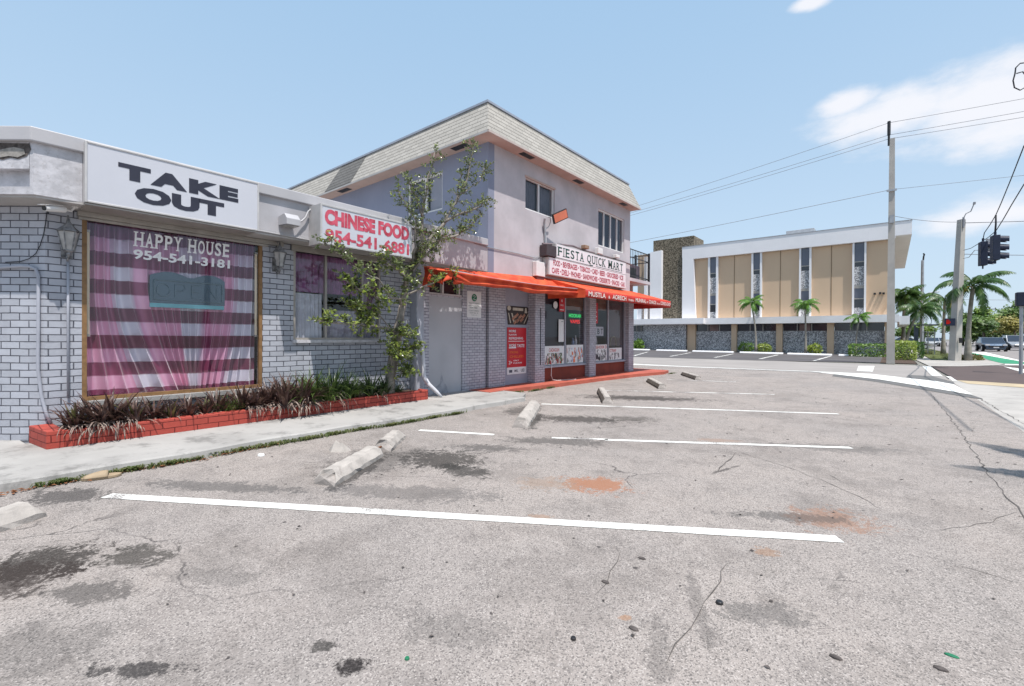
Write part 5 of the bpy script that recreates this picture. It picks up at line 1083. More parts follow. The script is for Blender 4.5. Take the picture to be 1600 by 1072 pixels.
# ================================================================ wheel stops
MSIDE = PM('shaded_grimy_side', (.12, .10, .085), .95, .3, 9, 1.0, 40)  # dark tone of the bare sides: grime plus their shade put into the colour
def wheelstop(label, near, L, ang=None, h=.125, w=.20, jag=False, mat=None, seed=0, name='wheel_stop', tilt=0):
    r = random.Random(seed); d = LN if ang is None else Vector((math.cos(ang), math.sin(ang), 0)); s_ = Vector((d.y, -d.x, 0)); n = max(6, int(L/.07)); t = thing(name, label, 'wheel stop', near, 'concrete wheel stops')
    pf = [(-.5, 0), (-.5, .35), (-.30, .86), (-.2, 1), (.2, 1), (.30, .86), (.5, .35), (.5, 0)]; V = []
    for i in range(n+1):
        q = i/n; x = q*L; sl = min(1, min(q, 1-q)*L/.05+.72)
        for a, b in pf:
            jx = r.uniform(-.008, .008); xx = x+(r.uniform(-.03, .03) if jag and i in (0, n) else 0)+(-.03*b*(0 if i else -1))
            if i == 0: xx += .04*b
            if i == n: xx -= .04*b
            V.append(Vector(near)+d*xx+s_*(a*w*(1 if b else 1.02)+jx)+Vector((0, 0, b*h*sl+r.uniform(-.007, .005)*(b > 0)+tilt*q)))
    k = len(pf); mb = MB(); tops = (0, 1, 2, 3, 4, 5, 6) if mat is None else (2, 3, 4); mb.add(V, [(i*k+j, (i+1)*k+j, (i+1)*k+j+1, i*k+j+1) for i in range(n) for j in tops]); mb.build('body', M['wheelstop'], t)
    if mat is not None: mb = MB(); mb.add(V, [(i*k+j, (i+1)*k+j, (i+1)*k+j+1, i*k+j+1) for i in range(n) for j in (0, 1, 5, 6)]); mb.build('shaded_bare_sides', mat, t)
    for ring, sg_ in ((V[:k], -1), (V[-k:][::-1], 1)):
        cen = sum(ring, Vector())/k+d*sg_*(.012 if not jag else .03)+Vector((0, 0, .01)); mb = MB(); mb.add([cen]+ring, [(0, 1+j, 1+(j+1) % k) for j in range(k)]); mb.build('end_face', M['stopraw'], t)
    return t
wheelstop('white wheel stop cut by the left edge of the photo near the kerb', Vector((-4.70, .33, 0))-LN*1.83, 1.83, seed=1, h=.12, w=.21)
wheelstop('longer front piece of the broken wheel stop with exposed end', (-3.76, 1.99, 0), 1.02, seed=2, h=.12, w=.215, jag=True)
wheelstop('shorter rear piece of the broken wheel stop near the kerb', (-4.36, 2.98, 0), .70, ang=math.atan2(.852, -.70), seed=3, h=.12, w=.21, jag=True)
pipe('bent_rebar', [(-4.25, 2.80, .05), (-4.30, 2.88, .07), (-4.36, 2.98, .06)], .012, M['rust'], 'rusty rebar joining the two broken wheel stop pieces', 'rebar', 6)
wheelstop('worn white wheel stop in the middle bay below the blank door', (-4.03, 5.05, 0), 1.88, ang=math.atan2(1.70, -1.02), seed=4, h=.14, w=.23)
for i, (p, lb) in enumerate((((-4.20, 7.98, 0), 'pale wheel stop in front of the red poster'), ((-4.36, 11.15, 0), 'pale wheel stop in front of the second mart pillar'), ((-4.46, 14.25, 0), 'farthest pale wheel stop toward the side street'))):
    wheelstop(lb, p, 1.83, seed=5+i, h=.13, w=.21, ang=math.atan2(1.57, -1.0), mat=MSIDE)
mb = MB(); r = random.Random(5); P = []
for i in range(9):
    a = i/9*6.283; P.append((-4.80+.15*math.cos(a)*r.uniform(.7, 1.1), 2.72+.12*math.sin(a)*r.uniform(.7, 1.1), 0))
P2 = [(-4.80+(p[0]+4.80)*.5+r.uniform(-.02, .02), 2.72+(p[1]-2.72)*.5, .05+r.uniform(0, .05)) for p in P]
mb.add(P+P2, [(i, (i+1) % 9, 9+(i+1) % 9, 9+i) for i in range(9)]+[tuple(range(9, 18))]); tag(mb.build('concrete_chunk', M['wheelstop']), 'loose chunk of broken concrete between the kerb and broken wheel stop', 'rubble')
# ================================================================ sandal and litter
t = thing('sandal', 'tan slip on sandal lying by the kerb', 'sandal', (-5.46, .80, 0)); MSA = PM('tan_foam', (.33, .25, .165), .7, .12, 8, .2); 
ax = Vector((-.05, -.26, 0)).normalized(); ay = Vector((ax.y, -ax.x, 0)); c = Vector((-5.46, .80, 0))
def so(u, k=1): # sole outline half width along length
    return k*(.042+.012*math.sin(u*3.14)+.008*math.sin((u-.1)*6.28))*math.sin(min(1, u*6)*1.57)**.6*math.sin(min(1, (1-u)*7)*1.57)**.6
n = 22; A = [c+ax*(i/n-.5)*.275+ay*so(i/n) for i in range(n+1)]; Bv = [c+ax*(i/n-.5)*.275-ay*so(i/n) for i in range(n, -1, -1)]
mb = MB(); mb.extr([p+Vector((0, 0, .003)) for p in A+Bv], (0, 0, .024)); mb.build('sole', MSA, t, bevel=.004)
mb = MB(); mb.grid(lambda u, v: c+ax*((.34+.60*v)-.5)*.275+ay*so(.34+.60*v, 1.03)*math.cos(math.pi*u)+Vector((0, 0, .018+.062*math.sin(math.pi*u)*(1-.6*v)*(.75+.25*math.sin(v*3)))), 14, 8); mb.build('upper', MSA, t, smooth=True, solid=.005)
def bit(name, label, p, r0, h, mat, n=12, cat='litter', sx=1.0):
    mb = MB(); P = [Vector((p[0], p[1], .001))+Vector((r0*q*sx*math.cos(a*6.283/n), r0*q*math.sin(a*6.283/n), z)) for z, q in ((0, 1.1), (h*.8, 1), (h, .85)) for a in range(n)]
    mb.add(P, [(i*n+k, i*n+(k+1) % n, (i+1)*n+(k+1) % n, (i+1)*n+k) for i in range(2) for k in range(n)]+[tuple(2*n+k for k in range(n))]); return tag(mb.build(name, mat), label, cat)
bit('discarded_cap', 'larger black bottle cap on the asphalt right of centre', (-.633, 2.36), .016, .012, M['black'], 16); bit('discarded_cap', 'smaller black bottle cap on the asphalt near the bottom centre', (-1.038, 1.674), .011, .009, M['black'], 14)
bit('discarded_cap', 'green bottle cap on the asphalt near the bottom edge', (-1.485, 1.14), .009, .007, MGR, 14); bit('flattened_wrapper', 'small green wrapper lying on the asphalt at the lower right', (.203, 2.586), .011, .004, MGR, 9, 'litter', 2.0)
for i, (p, lb) in enumerate((((-1.151, 2.172), 'dark fallen seed pod below the near white line'), ((-.869, 1.906), 'small dark pebble lower centre of the lot'), ((-1.111, 2.543), 'curled dry leaf just below the near white line'), ((-.161, 2.265), 'dark dry leaf at the bottom right of the lot'), ((.162, 2.454), 'brown dry leaf left of the green wrapper'))):
    bit('dry_leaf', lb, p, .013, .006, M['hole'], 7, 'leaf', 1.7)
bit('white_pebble', 'small white scrap on the asphalt just off the kerb', (-5.206, 2.052), .03, .018, M['paper'], 8, 'litter', 1.4); bit('white_pebble', 'white stone against the foot of the red planter', (-6.74, 3.95), .04, .0, M['paper'], 8, 'stone', 1.4).location.z = .085

mb = MB(); r = random.Random(31)
for _ in range(420):
    x, y = r.uniform(-5.3, 1.2), r.uniform(.6, 14); a = r.uniform(0, 6.28); l = r.uniform(.004, .016)*(1 if y < 5 else 1.5); w = l*r.uniform(.3, .8); c_, s_ = math.cos(a), math.sin(a); z = r.uniform(.003, .008)
    mb.quad((x-c_*l, y-s_*l, .003), (x+s_*w, y-c_*w, z), (x+c_*l, y+s_*l, .004), (x-s_*w, y+c_*w, z+.003))
o = mb.build('scattered_leaf_bits', M['hole']); o['kind'] = 'stuff'

# ================================================================ tan office building across the side street
t = thing('office_building', 'two storey tan and white office building with mosaic stone base across the side street', 'building', (-8, 46, 0))
F = 45.0; Pn = 45.35; K = Pn/F
MB().box(-20.5, .2, Pn+.02, 66, 2.6, 9.9).build('upper_wall', M['tan'], t)
mb = MB(); mb.box(-15.75, 1.18, F, 66.5, 9.05, 10.08); mb.build('roof_slab', M['bwhite'], t)
mb = MB(); mb.box(-15.72, 1.2, F-.03, F+.1, 10.08, 10.14); mb.box(1.1, 1.2, F+.1, 66.5, 10.08, 10.14); mb.build('roof_edge', M['galv'], t)
mb = MB(); mb.extr([(-15.72, F, 3.0), (-14.42, F, 3.0), (-14.66, F, 8.88), (-14.66, F, 9.05), (-15.72, F, 9.05)], (0, .33, 0)); mb.build('white_frame', M['bwhite'], t)
mb = MB(); mb.box(-14.66, .25, F+.0, F+.33, 8.86, 9.048); mb.build('frame_soffit', M['bwhite'], t)
mb = MB(); mb.extr([(-18.92, F-.2, 3.1), (-17.73, F-.2, 3.1), (-17.73, F-.2, 10.02), (-18.92, F-.2, 9.92)], (0, .8, 0)); mb.build('white_fin_wall', M['bwhite'], t)
mb = MB(); mb.box(-18.75, -14.7, F+.2, F+3.2, 3.1, 11.15); mb.build('stone_tower', M['tower'], t)
mb = MB(); mb.box(-20.7, .50, F-.75, F+.5, 2.52, 3.08); mb.box(-20.7, -13.3, F-1.3, F-.752, 2.56, 3.10); mb.box(.502, 1.09, F-.7, F+12, 2.33, 2.95); mb.build('ledge', M['bwhite'], t)
mb = MB(); mb.box(-19.44, -15.17, F-.5, F+.2, 0, 2.56); mb.box(-22, .2, F+.05, F+.3, 0, 1.87); mb.build('stone_wall', M['stone'], t)
for x0, x1 in ((-15.12, -14.36), (-11.16, -10.72), (-7.57, -7.11), (-3.95, -3.50), (-.33, .1)): MB().box(x0, x1, F-.25, F+.2, 0, 2.52).build('pillar', M['tan'], t)
def pane(mb, x0, x1, z0, z1, y): mb.box(x0, x1, y, y+.05, z0, z1)
for i, (x0, x1) in enumerate(((-14.34, -11.18), (-10.7, -7.59), (-7.09, -3.97), (-3.48, -.35), (-20.9, -19.46))):
    mb = MB(); pane(mb, x0, x1, 1.87, 2.5, F+.10); w = mb.build('strip_window', M['winband'], t)
    mb = MB()
    for q in (.33, .66): xx = x0+(x1-x0)*q; mb.box(xx-.03, xx+.03, F+.06, F+.10, 1.87, 2.5)
    mb.box(x0, x1, F+.06, F+.099, 1.84, 1.885); mb.build('mullion', M['alu'], w)
    if i in (0, 2): mb = MB(); mb.box(x0+(x1-x0)*.38, x0+(x1-x0)*.63, F+.09, F+.099, 1.9, 2.48); mb.build('blind', PM('pinkish_blind', (.20, .13, .12), .6, .2, 2, 0), w)
for x0, x1, x2, x3 in ((-13.25, -13.08, -12.53, -12.36), (-9.557, -9.409, -8.866, -8.72), (-5.928, -5.796, -5.209, -5.068), (-2.349, -2.221, -1.599, -1.474)):
    x0, x1, x2, x3 = [q*K for q in (x0, x1, x2, x3)]
    mb = MB(); mb.box(x1, x2, Pn-.06, Pn+.01, 3.08, 8.86); w = mb.build('tall_window', M['winblind'], t)
    MB().box(x0, x1, Pn-.22, Pn+.01, 3.08, 8.86).build('white_fin', M['bwhite'], w); MB().box(x2, x3, Pn-.22, Pn+.01, 3.08, 8.86).build('white_fin', M['bwhite'], w)
    MB().box(x1, x2, Pn-.10, Pn-.061, 5.46, 6.95).build('stone_spandrel', M['stone'], w); MB().box(x1, x2, Pn-.10, Pn-.061, 3.08, 3.70).build('stone_spandrel', M['stone'], w)
    mb = MB(); mb.box(x1, x2, Pn-.095, Pn-.0615, 7.30, 7.38); mb.box(x1, x2, Pn-.095, Pn-.0615, 4.38, 4.46); mb.box(x1, x2, Pn-.095, Pn-.0615, 5.24, 5.455); mb.build('mullion', M['alu'], w)
    MB().box(x1, x2, Pn-.065, Pn-.0605, 3.7, 4.35).build('dark_pane', M['winband'], w); MB().box(x1, x2, Pn-.065, Pn-.0605, 6.95, 7.28).build('dark_pane', M['winband'], w)
mb = MB()
for q in (-11.0, -7.33, -3.717): mb.box(q*K-.02, q*K+.02, Pn-.003, Pn+.03, 3.08, 8.86)
mb.build('panel_joint', PM('dark_brown_joint_line', (.22, .15, .09), .9, .1, 1, 0), t)  # dark brown strips along the panel joints
mb = MB(); mb.box(-19.5, -19.2, F-.3, Pn+.1, 3.1, 9.5); mb.box(-20.4, -19.9, F, Pn+.03, 3.1, 5); mb.build('side_fin', M['bwhite'], t)
mb = MB(); mb.extr([(-.5, Pn-.05, 3.08), (.2, Pn-.05, 3.08), (.2, Pn-.05, 4.6)], (0, -.3, 0)); mb.build('slanted_buttress', M['tan'], t)
for q, z in ((-.95, 4.75), (-.62, 4.78), (-.42, 4.75)): mb = MB(); mb.obox((q*K, Pn-.1, z), (1, 0, 0), (0, 1, 0), (0, 0, 1), .07, .1, .07); mb.build('spotlight', M['black'], t)
mb = MB(); mb.box(-7.7, -5.45, 50, 52.5, 10.1, 11.42); mb.box(-7.5, -5.9, 49.98, 49.999, 10.4, 11.2); mb.build('rooftop_unit', M['galv'], t, bevel=.05)
# white wheel stops at the bays
for i, (a, b) in enumerate(((-20.2, -17.9), (-17.2, -14.2), (-13.7, -10.2), (-9.7, -6.5), (-6.2, -3.3), (-2.9, -.4))):
    y = 42.6-.45*i*.8; w = thing('parking_bumper', ('%s long white kerb bumper from the right in front of the tan office' % ORD[5-i]), 'kerb bumper', (a, y, 0), 'white bumpers along the office parking bays'); mb = MB(); mb.extr([(a, y, 0), (a, y+.35, 0), (a, y+.3, .12), (a, y+.06, .12)], (b-a, -.35, 0)); mb.build('body', M['bwhite'], w, bevel=.02)
# ================================================================ vegetation
def frond(mb, base, az, L, lift, droop, nl, wl, seg=9, mid=None, tipl=.35):
    d = Vector((math.cos(az), math.sin(az), 0)); s_ = Vector((-d.y, d.x, 0)); p = Vector(base); ang = lift; P = [p.copy()]
    for i in range(seg): p = p+(d*math.cos(ang)+Vector((0, 0, 1))*math.sin(ang))*(L/seg); ang -= droop/seg; P.append(p.copy())
    mb.tube(P, [L*.012*(1-.8*i/seg) for i in range(seg+1)], 4)
    for i in range(nl):
        k = .12+.88*i/nl; f = k*seg; j = min(seg-1, int(f)); q = P[j].lerp(P[j+1], f-j); tg = (P[j+1]-P[j]).normalized(); ll = L*wl*(math.sin(math.pi*min(1, k*.85+.12))*.9+.12)
        for sd in (-1, 1):
            dr = (s_*sd*.85+tg*.55+Vector((0, 0, -.55-rnd.uniform(0, .5)))).normalized()*ll*rnd.uniform(.85, 1.1); w = tg*ll*.085
            a = q+dr*.55+Vector((0, 0, ll*.05)); mb.quad(q-w*.6, q+w*.6, a+w, a-w); mb.tri(a-w, a+w, q+dr+Vector((0, 0, -ll*.12)))
def palm(name, label, base, h, lean, n, L, mat, seed, tr=.09, wl=.22, nl=26, group=None, droop=1.9, dead=0, crownshaft=False):
    r = random.Random(seed); t = thing(name, label, 'palm tree', base, group); top = Vector(base)+Vector((lean[0], lean[1], h)); b = Vector(base)
    pts = [b.lerp(top, k)+Vector((lean[0]*.35*math.sin(math.pi*k)*-1, 0, 0)) for k in [i/8 for i in range(9)]]
    mb = MB(); mb.tube(pts, [tr*(1.35-.55*min(1, i/3)-.02*i) for i in range(9)], 9); mb.build('trunk', M['palmtrunk'], t, smooth=True)
    if crownshaft: mb = MB(); mb.tube([pts[-1], pts[-1]+Vector((0, 0, L*.25))], [tr*.9, tr*.5], 8); mb.build('crownshaft', M['palm'], t, smooth=True); top = top+Vector((0, 0, L*.22))
    mb = MB(); md = MB()
    for i in range(n):
        az = 2.4*i+r.uniform(-.3, .3); lf = 1.25-1.5*(i/n)+r.uniform(-.12, .12); frond(md if i >= n-dead else mb, top+Vector((0, 0, r.uniform(0, .1))), az, L*r.uniform(.85, 1.1), lf, droop*r.uniform(.8, 1.2), nl, wl)
    mb.build('fronds', mat, t)
    if dead: md.build('yellow_frond', M['palmy'], t)
    return t
GP = 'young palms before the office building'
palm('young_palm', 'leftmost and tallest young palm in front of the tan office', (-8.78, 43, 0), 3.9, (-.32, 0), 13, 1.45, M['palm'], 1, .09, .26, 24, GP, crownshaft=True)
palm('young_palm', 'middle young palm in front of the tan office', (-5.2, 43, 0), 3.6, (-.05, 0), 13, 1.4, M['palm'], 2, .09, .26, 24, GP, crownshaft=True)
palm('young_palm', 'shortest young palm at the right end of the tan office', (-2.0, 43, 0), 2.5, (.16, 0), 10, 1.15, M['palm'], 3, .07, .28, 22, GP, crownshaft=True)
palm('coconut_palm', 'large coconut palm with a yellow frond just right of the concrete pole', (3.55, 38, 0), 4.35, (.18, 0), 13, 2.35, M['cocopalm'], 4, .15, .22, 44, 'coconut palms on the verge', 2.2, 1)
palm('coconut_palm', 'farther coconut palm left of the concrete pole', (3.3, 50.5, 0), 4.4, (.05, 0), 12, 2.3, M['cocopalm'], 5, .14, .22, 38, 'coconut palms on the verge', 2.3)
palm('coconut_palm', 'leaning feathery palm beside the hedge at the office corner', (.95, 46, 0), 3.4, (.75, 0), 22, 1.9, M['cocopalm'], 7, .13, .24, 26, 'coconut palms on the verge', 2.2)
palm('fan_palm', 'dense dark cabbage palm behind the right end of the office', (.9, 54, 0), 5.0, (.1, 0), 34, 1.9, M['cocopalm'], 8, .2, .34, 20, None, 2.0)
palm('coconut_palm', 'coconut palm by the road whose frond shadow reaches the lot', (4.5, 5.7, 0), 5.4, (-.1, .1), 11, 2.3, M['cocopalm'], 12, .14, .2, 44, 'coconut palms on the verge', 1.3)
def bush(name, label, cat, c, rx, ry, rz, n, s_, mat, group=None, seed=0, box=False):
    r = random.Random(seed); t = thing(name, label, cat, (c[0], c[1], 0), group); mb = MB(); st = MB()
    for _ in range(n):
        d = Vector((r.gauss(0, 1), r.gauss(0, 1), r.gauss(0, 1))).normalized()*r.uniform(.55, 1)**.5
        if box: d = Vector([max(-.95, min(.95, q*1.45)) for q in d])
        f = 1+.22*mnoise.noise(Vector((d.x*2.2+seed, d.y*2.2, d.z*2.2)))*(0.4 if box else 1.4)
        p = Vector((c[0]+d.x*rx*f, c[1]+d.y*ry*f, c[2]+d.z*rz*f))
        if p.z < .02: continue
        a = Vector((r.gauss(0, 1), r.gauss(0, 1), r.gauss(0, 1))).normalized(); b = a.orthogonal().normalized(); q = s_*r.uniform(.6, 1.3)
        mb.quad(p, p+a*q*.5+b*q*.28, p+a*q, p+a*q*.5-b*q*.28)
    for i in range(5): a = i*1.256; st.tube([(c[0], c[1], 0), (c[0]+rx*.4*math.cos(a), c[1]+ry*.4*math.sin(a), c[2]+rz*.2)], [.03, .012], 5)
    mb.build('foliage', mat, t); st.build('stems', M['trunk'], t)
    return t
bush('shrub', 'yellow green shrub right of the leftmost young palm', 'shrub', (-8.2, 43.3, .4), .6, .45, .42, 700, .14, M['bushy'], 'shrubs before the office', 1)
bush('shrub', 'darker olive shrub left of the leftmost young palm', 'shrub', (-9.6, 43.4, .45), .65, .45, .45, 600, .14, M['hedge'], 'shrubs before the office', 2)
bush('shrub', 'yellow green shrub beside the middle young palm', 'shrub', (-4.65, 43.3, .42), .5, .45, .42, 700, .14, M['bushy'], 'shrubs before the office', 3)
bush('shrub', 'spiky dark shrub at the far left corner of the office', 'shrub', (-19.6, 43.6, .5), .5, .4, .5, 350, .3, M['hedge'], 'shrubs before the office', 4)
bush('hedge', 'long low green hedge along the right end of the office', 'hedge', (-.8, 40.5, .45), 1.5, .45, .42, 2600, .12, M['hedge'], None, 5, True)
bush('hedge', 'round bright clipped bush right of the tall utility pole', 'shrub', (.62, 36.2, .55), .55, .55, .58, 1800, .11, M['bushy'], None, 6, True)
bush('hedge', 'dark clipped bush behind the bright round bush', 'shrub', (1.15, 39.5, .5), .5, .6, .55, 1300, .12, M['hedge'], None, 9, True)
bush('ground_shrub', 'low reddish groundcover at the foot of the coconut palm', 'shrub', (3.75, 39.3, .14), .55, 1.1, .2, 700, .14, leafmat('red_groundcover', (.12, .05, .02), (.12, .12, .03), 3), None, 10)
def bigtree(label, c, h, rx, rz, mat, seed, n=4200, ls=.55):
    r = random.Random(seed); t = thing('roadside_tree', label, 'tree', (c[0], c[1], 0), 'trees along the far road'); mb = MB()
    ap = Vector((c[0], c[1], h-rz*1.25)); mb.tube([(c[0], c[1], 0), (c[0]+.1, c[1], ap.z*.5), ap], [rx*.08, rx*.06, rx*.05], 8); cl = []
    for i in range(11):
        d = Vector((r.gauss(0, 1), r.gauss(0, 1), abs(r.gauss(.25, .6)))).normalized()*r.uniform(.35, .95); p = Vector((c[0]+d.x*rx, c[1]+d.y*rx, h-rz+d.z*rz)); cl.append((p, r.uniform(.28, .46)*rx)); mb.tube([ap, ap.lerp(p, .5)+Vector((0, 0, .3)), p], [rx*.04, rx*.025, rx*.01], 5)
    mb.build('trunk', M['trunk'], t, smooth=True); mb = MB()
    for _ in range(n):
        p0, q = r.choice(cl); d = Vector((r.gauss(0, 1), r.gauss(0, 1), r.gauss(0, .7))).normalized()*q*r.uniform(.5, 1.05); p = p0+d; a = Vector((r.gauss(0, 1), r.gauss(0, 1), r.gauss(0, .6))).normalized(); b = a.orthogonal().normalized(); s_ = ls*r.uniform(.5, 1.2)
        mb.quad(p, p+a*s_*.5+b*s_*.3, p+a*s_, p+a*s_*.5-b*s_*.3)
    mb.build('crown', mat, t)
bigtree('rounded green tree behind the blue sedan beyond the road', (12.3, 112, 0), 6.3, 3.6, 2.7, M['fartreeb'], 1)
bigtree('dark green tree just right of the coconut palm trunk', (9.3, 100, 0), 5.2, 2.6, 2.3, M['fartree'], 2, 3000)
bigtree('yellowish flowering tree behind the white car', (15.4, 108, 0), 5.0, 2.9, 2.0, M['fartreey'], 3, 3200, .45)
bigtree('tallest dark green tree at the right edge of the photo', (18.2, 112, 0), 8.2, 4.6, 3.4, M['fartree'], 4, 5200)
bigtree('tall green tree rising right at the frame edge beyond the road', (22, 104, 0), 9.0, 4.5, 3.8, M['fartreeb'], 5, 4200)
bigtree('low spreading green tree behind the dark car at the right', (13.2, 120, 0), 4.3, 4.6, 2.1, M['fartree'], 8, 3600)
bigtree('bright green tree between the coconut palm and the yellowish tree', (10.6, 122, 0), 5.4, 3.4, 2.6, M['fartreeb'], 9, 3600)
bigtree('broad dark tree behind the distant wooden poles', (17.0, 126, 0), 6.4, 4.6, 3.0, M['fartree'], 10, 3600)
bigtree('green tree seen through the gap left of the concrete pole', (5.2, 128, 0), 4.6, 3.4, 2.2, M['fartreeb'], 6, 3000)
bigtree('small dark tree far down the sidewalk beyond the fence panel', (3.2, 136, 0), 4.4, 3.0, 2.0, M['fartree'], 7, 2600)
# ================================================================ poles, wires, signals
def tapered(mb, b, top, w0, w1, rot=0):
    b, top = Vector(b), Vector(top); V = []
    for p, w in ((b, w0), (top, w1)): V += [p+Vector((math.cos(rot+a)*w*.707, math.sin(rot+a)*w*.707, 0)) for a in (math.pi*.25, math.pi*.75, math.pi*1.25, math.pi*1.75)]
    mb.add(V, [(0, 1, 5, 4), (1, 2, 6, 5), (2, 3, 7, 6), (3, 0, 4, 7), (4, 5, 6, 7), (3, 2, 1, 0)])
t = thing('utility_pole', 'tall tapered square concrete utility pole in front of the office', 'utility pole', (.02, 30.5, 0)); mb = MB(); tapered(mb, (.02, 30.5, 0), (0, 30.5, 11.55), .34, .22); mb.build('pole', M['pole'], t)
mb = MB(); mb.tube([(-.13, 30.42, 11.75), (-.13, 30.42, 12.45)], .07, 8); mb.tube([(-.13, 30.42, 11.2), (-.13, 30.42, 11.75)], .05, 8); mb.build('insulator', M['black'], t); mb = MB(); mb.box(-.2, .2, 30.3, 30.36, 8.82, 8.92); mb.box(-.08, .1, 30.3, 30.37, 7.2, 7.6); mb.build('bracket', M['galv'], t)
t = thing('signal_pole', 'leaning square concrete pole with traffic span wires and pedestrian signal', 'utility pole', (2.9, 37, 0)); mb = MB(); tapered(mb, (2.90, 37, 0), (3.12, 37, 8.2), .40, .26, .785); mb.build('pole', M['pole'], t)
mb = MB(); mb.tube([(3.18, 36.9, 8.05), (3.24, 36.9, 8.35), (3.3, 36.9, 8.5), (3.5, 36.9, 8.6), (3.62, 36.8, 9.0)], .025, 6); mb.tube([(3.62, 36.8, 8.95), (3.64, 36.8, 9.08)], .06, 6); mb.tube([(3.2, 36.85, 7.7), (3.2, 36.85, 8.3)], .05, 6); mb.build('hardware', M['wire'], t)
MB().box(3.05, 3.2, 36.7, 36.78, 1.05, 1.35).build('push_button_box', M['black'], t)
t = thing('pedestrian_signal', 'black pedestrian signal with red hand on the leaning concrete pole', 'pedestrian signal', (2.4, 36.6, 2.2)); MB().box(2.42, 2.88, 36.55, 36.75, 2.05, 2.47).build('housing', M['signal'], t); mb = MB()
mb.box(2.50, 2.64, 36.54, 36.549, 2.14, 2.30)
for i in range(4): mb.box(2.505+.036*i, 2.53+.036*i, 36.54, 36.549, 2.305, 2.40-.02*(i == 3))
mb.box(2.645, 2.68, 36.54, 36.549, 2.2, 2.29); mb.build('red_hand', emit('red_hand_light', (1, .05, .04, 1), .3), t)
def wire(label, a, b, r, sag=.3, n=16, mat='wire', grp='overhead wires'):
    a, b = Vector(a), Vector(b); mb = MB(); mb.tube([a.lerp(b, i/n)-Vector((0, 0, sag*4*(i/n)*(1-i/n))) for i in range(n+1)], r, 5); o = mb.build('overhead_wire', M[mat], smooth=True); return tag(o, label, 'wire', grp)
for z0, zl, zr_, lb in ((12.38, 11.134, 12.176, 'top'), (11.75, 10.774, 11.6, 'middle'), (11.55, 10.594, 11.341, 'third')):
    wire('%s wire running left from the tall utility pole behind the mart roof' % lb, (-.13, 30.42, z0), (-13.5*3, 30.5, z0+(zl-z0)*3-.2), .011, .55); wire('%s wire running right from the tall utility pole out of frame' % lb, (-.13, 30.42, z0), (4.55*5, 30.5, z0+(zr_-z0)*5), .011, .12)
wire('lower cable running left from the utility pole bracket to behind the mart', (-.13, 30.35, 8.9), (-14.2*2.5, 30.5, 8.9+(8.214-8.9)*2.5), .013, .2); wire('lower cable running right from the utility pole bracket', (.1, 30.35, 8.9), (3.54*6, 30.5, 7.8), .009, .05)
wire('cable linking the tall pole and the leaning concrete pole', (.15, 30.5, 7.55), (3.12, 37, 8.07), .013, .1); wire('upper cable leaving the leaning pole to the right', (3.2, 37, 8.0), (5.58*3, 37, 6.6), .02, .05); wire('middle cable leaving the leaning pole to the right', (3.2, 37, 6.2), (5.58*3, 37, 5.5), .018, .35); 
wire('distant cable low above the trees', (2.4, 60, 5.2), (30, 90, 6.8), .018, .5)
sg = lambda p: tuple(p)
t1 = sg((3.2040, 36.6000, 6.3630)); P_ = [t1, sg((3.2410, 34.0, 6.0740)), sg((3.1300, 30.0, 5.7160)), sg((3.1890, 28.0, 5.6340)), sg((3.2920, 27.0, 5.7120)), sg((3.2450, 25.0, 5.8140)), sg((3.1630, 23.0, 5.8850)), sg((3.0030, 20.0, 5.8640)), (3.9, 8, 6.6)]
pipe('span_wire', P_, .015, M['cable'], 'lower black span wire carrying the traffic signals', 'wire', 6)
P_ = [sg((3.0360, 28.0, 5.5720)), sg((3.0510, 27.8000, 5.8090)), sg((3.1730, 27.4000, 6.0680)), sg((3.2870, 27.0, 6.3670)), sg((3.1740, 25.0, 6.4030)), sg((3.1560, 23.0, 6.8080)), sg((2.9950, 20.0, 6.9970)), (3.6, 8, 7.6)]
pipe('span_wire', P_, .015, M['cable'], 'upper black span wire above the traffic signals', 'wire', 6)
pipe('signal_drop', [sg((3.2870, 27.0, 6.3670)), sg((3.2900, 27.0, 6.0)), sg((3.2740, 27.0, 5.6880))], .03, M['cable'], 'short vertical hanger above the right traffic signal', 'cable', 6)
pipe('signal_cable', [sg((3.1810, 36.6000, 5.8900)), sg((3.0790, 33.0, 5.4820)), sg((2.9030, 30.0, 5.2690)), sg((2.8870, 29.0, 5.2710)), sg((2.9620, 28.0, 5.1140))], .014, M['wire'], 'thin curling cable from the concrete pole to the left traffic signal', 'cable', 5)
pipe('cable_loop', [sg((2.1900, 14.0, 6.9790)), sg((2.0300, 14.0, 7.0130)), sg((1.9680, 14.0, 6.9430)), sg((1.9590, 14.0, 6.8270)), sg((1.9330, 14.0, 6.6900)), sg((1.9530, 14.0, 6.5370)), sg((2.0340, 14.0, 6.4560)), sg((2.1140, 14.0, 6.4940)), sg((2.1390, 14.0, 6.6700)), sg((2.0670, 14.0, 6.8270)), sg((1.9780, 14.0, 6.8200))], .012, M['cable'], 'loop of black cable at the top right edge of the photo', 'cable', 6)
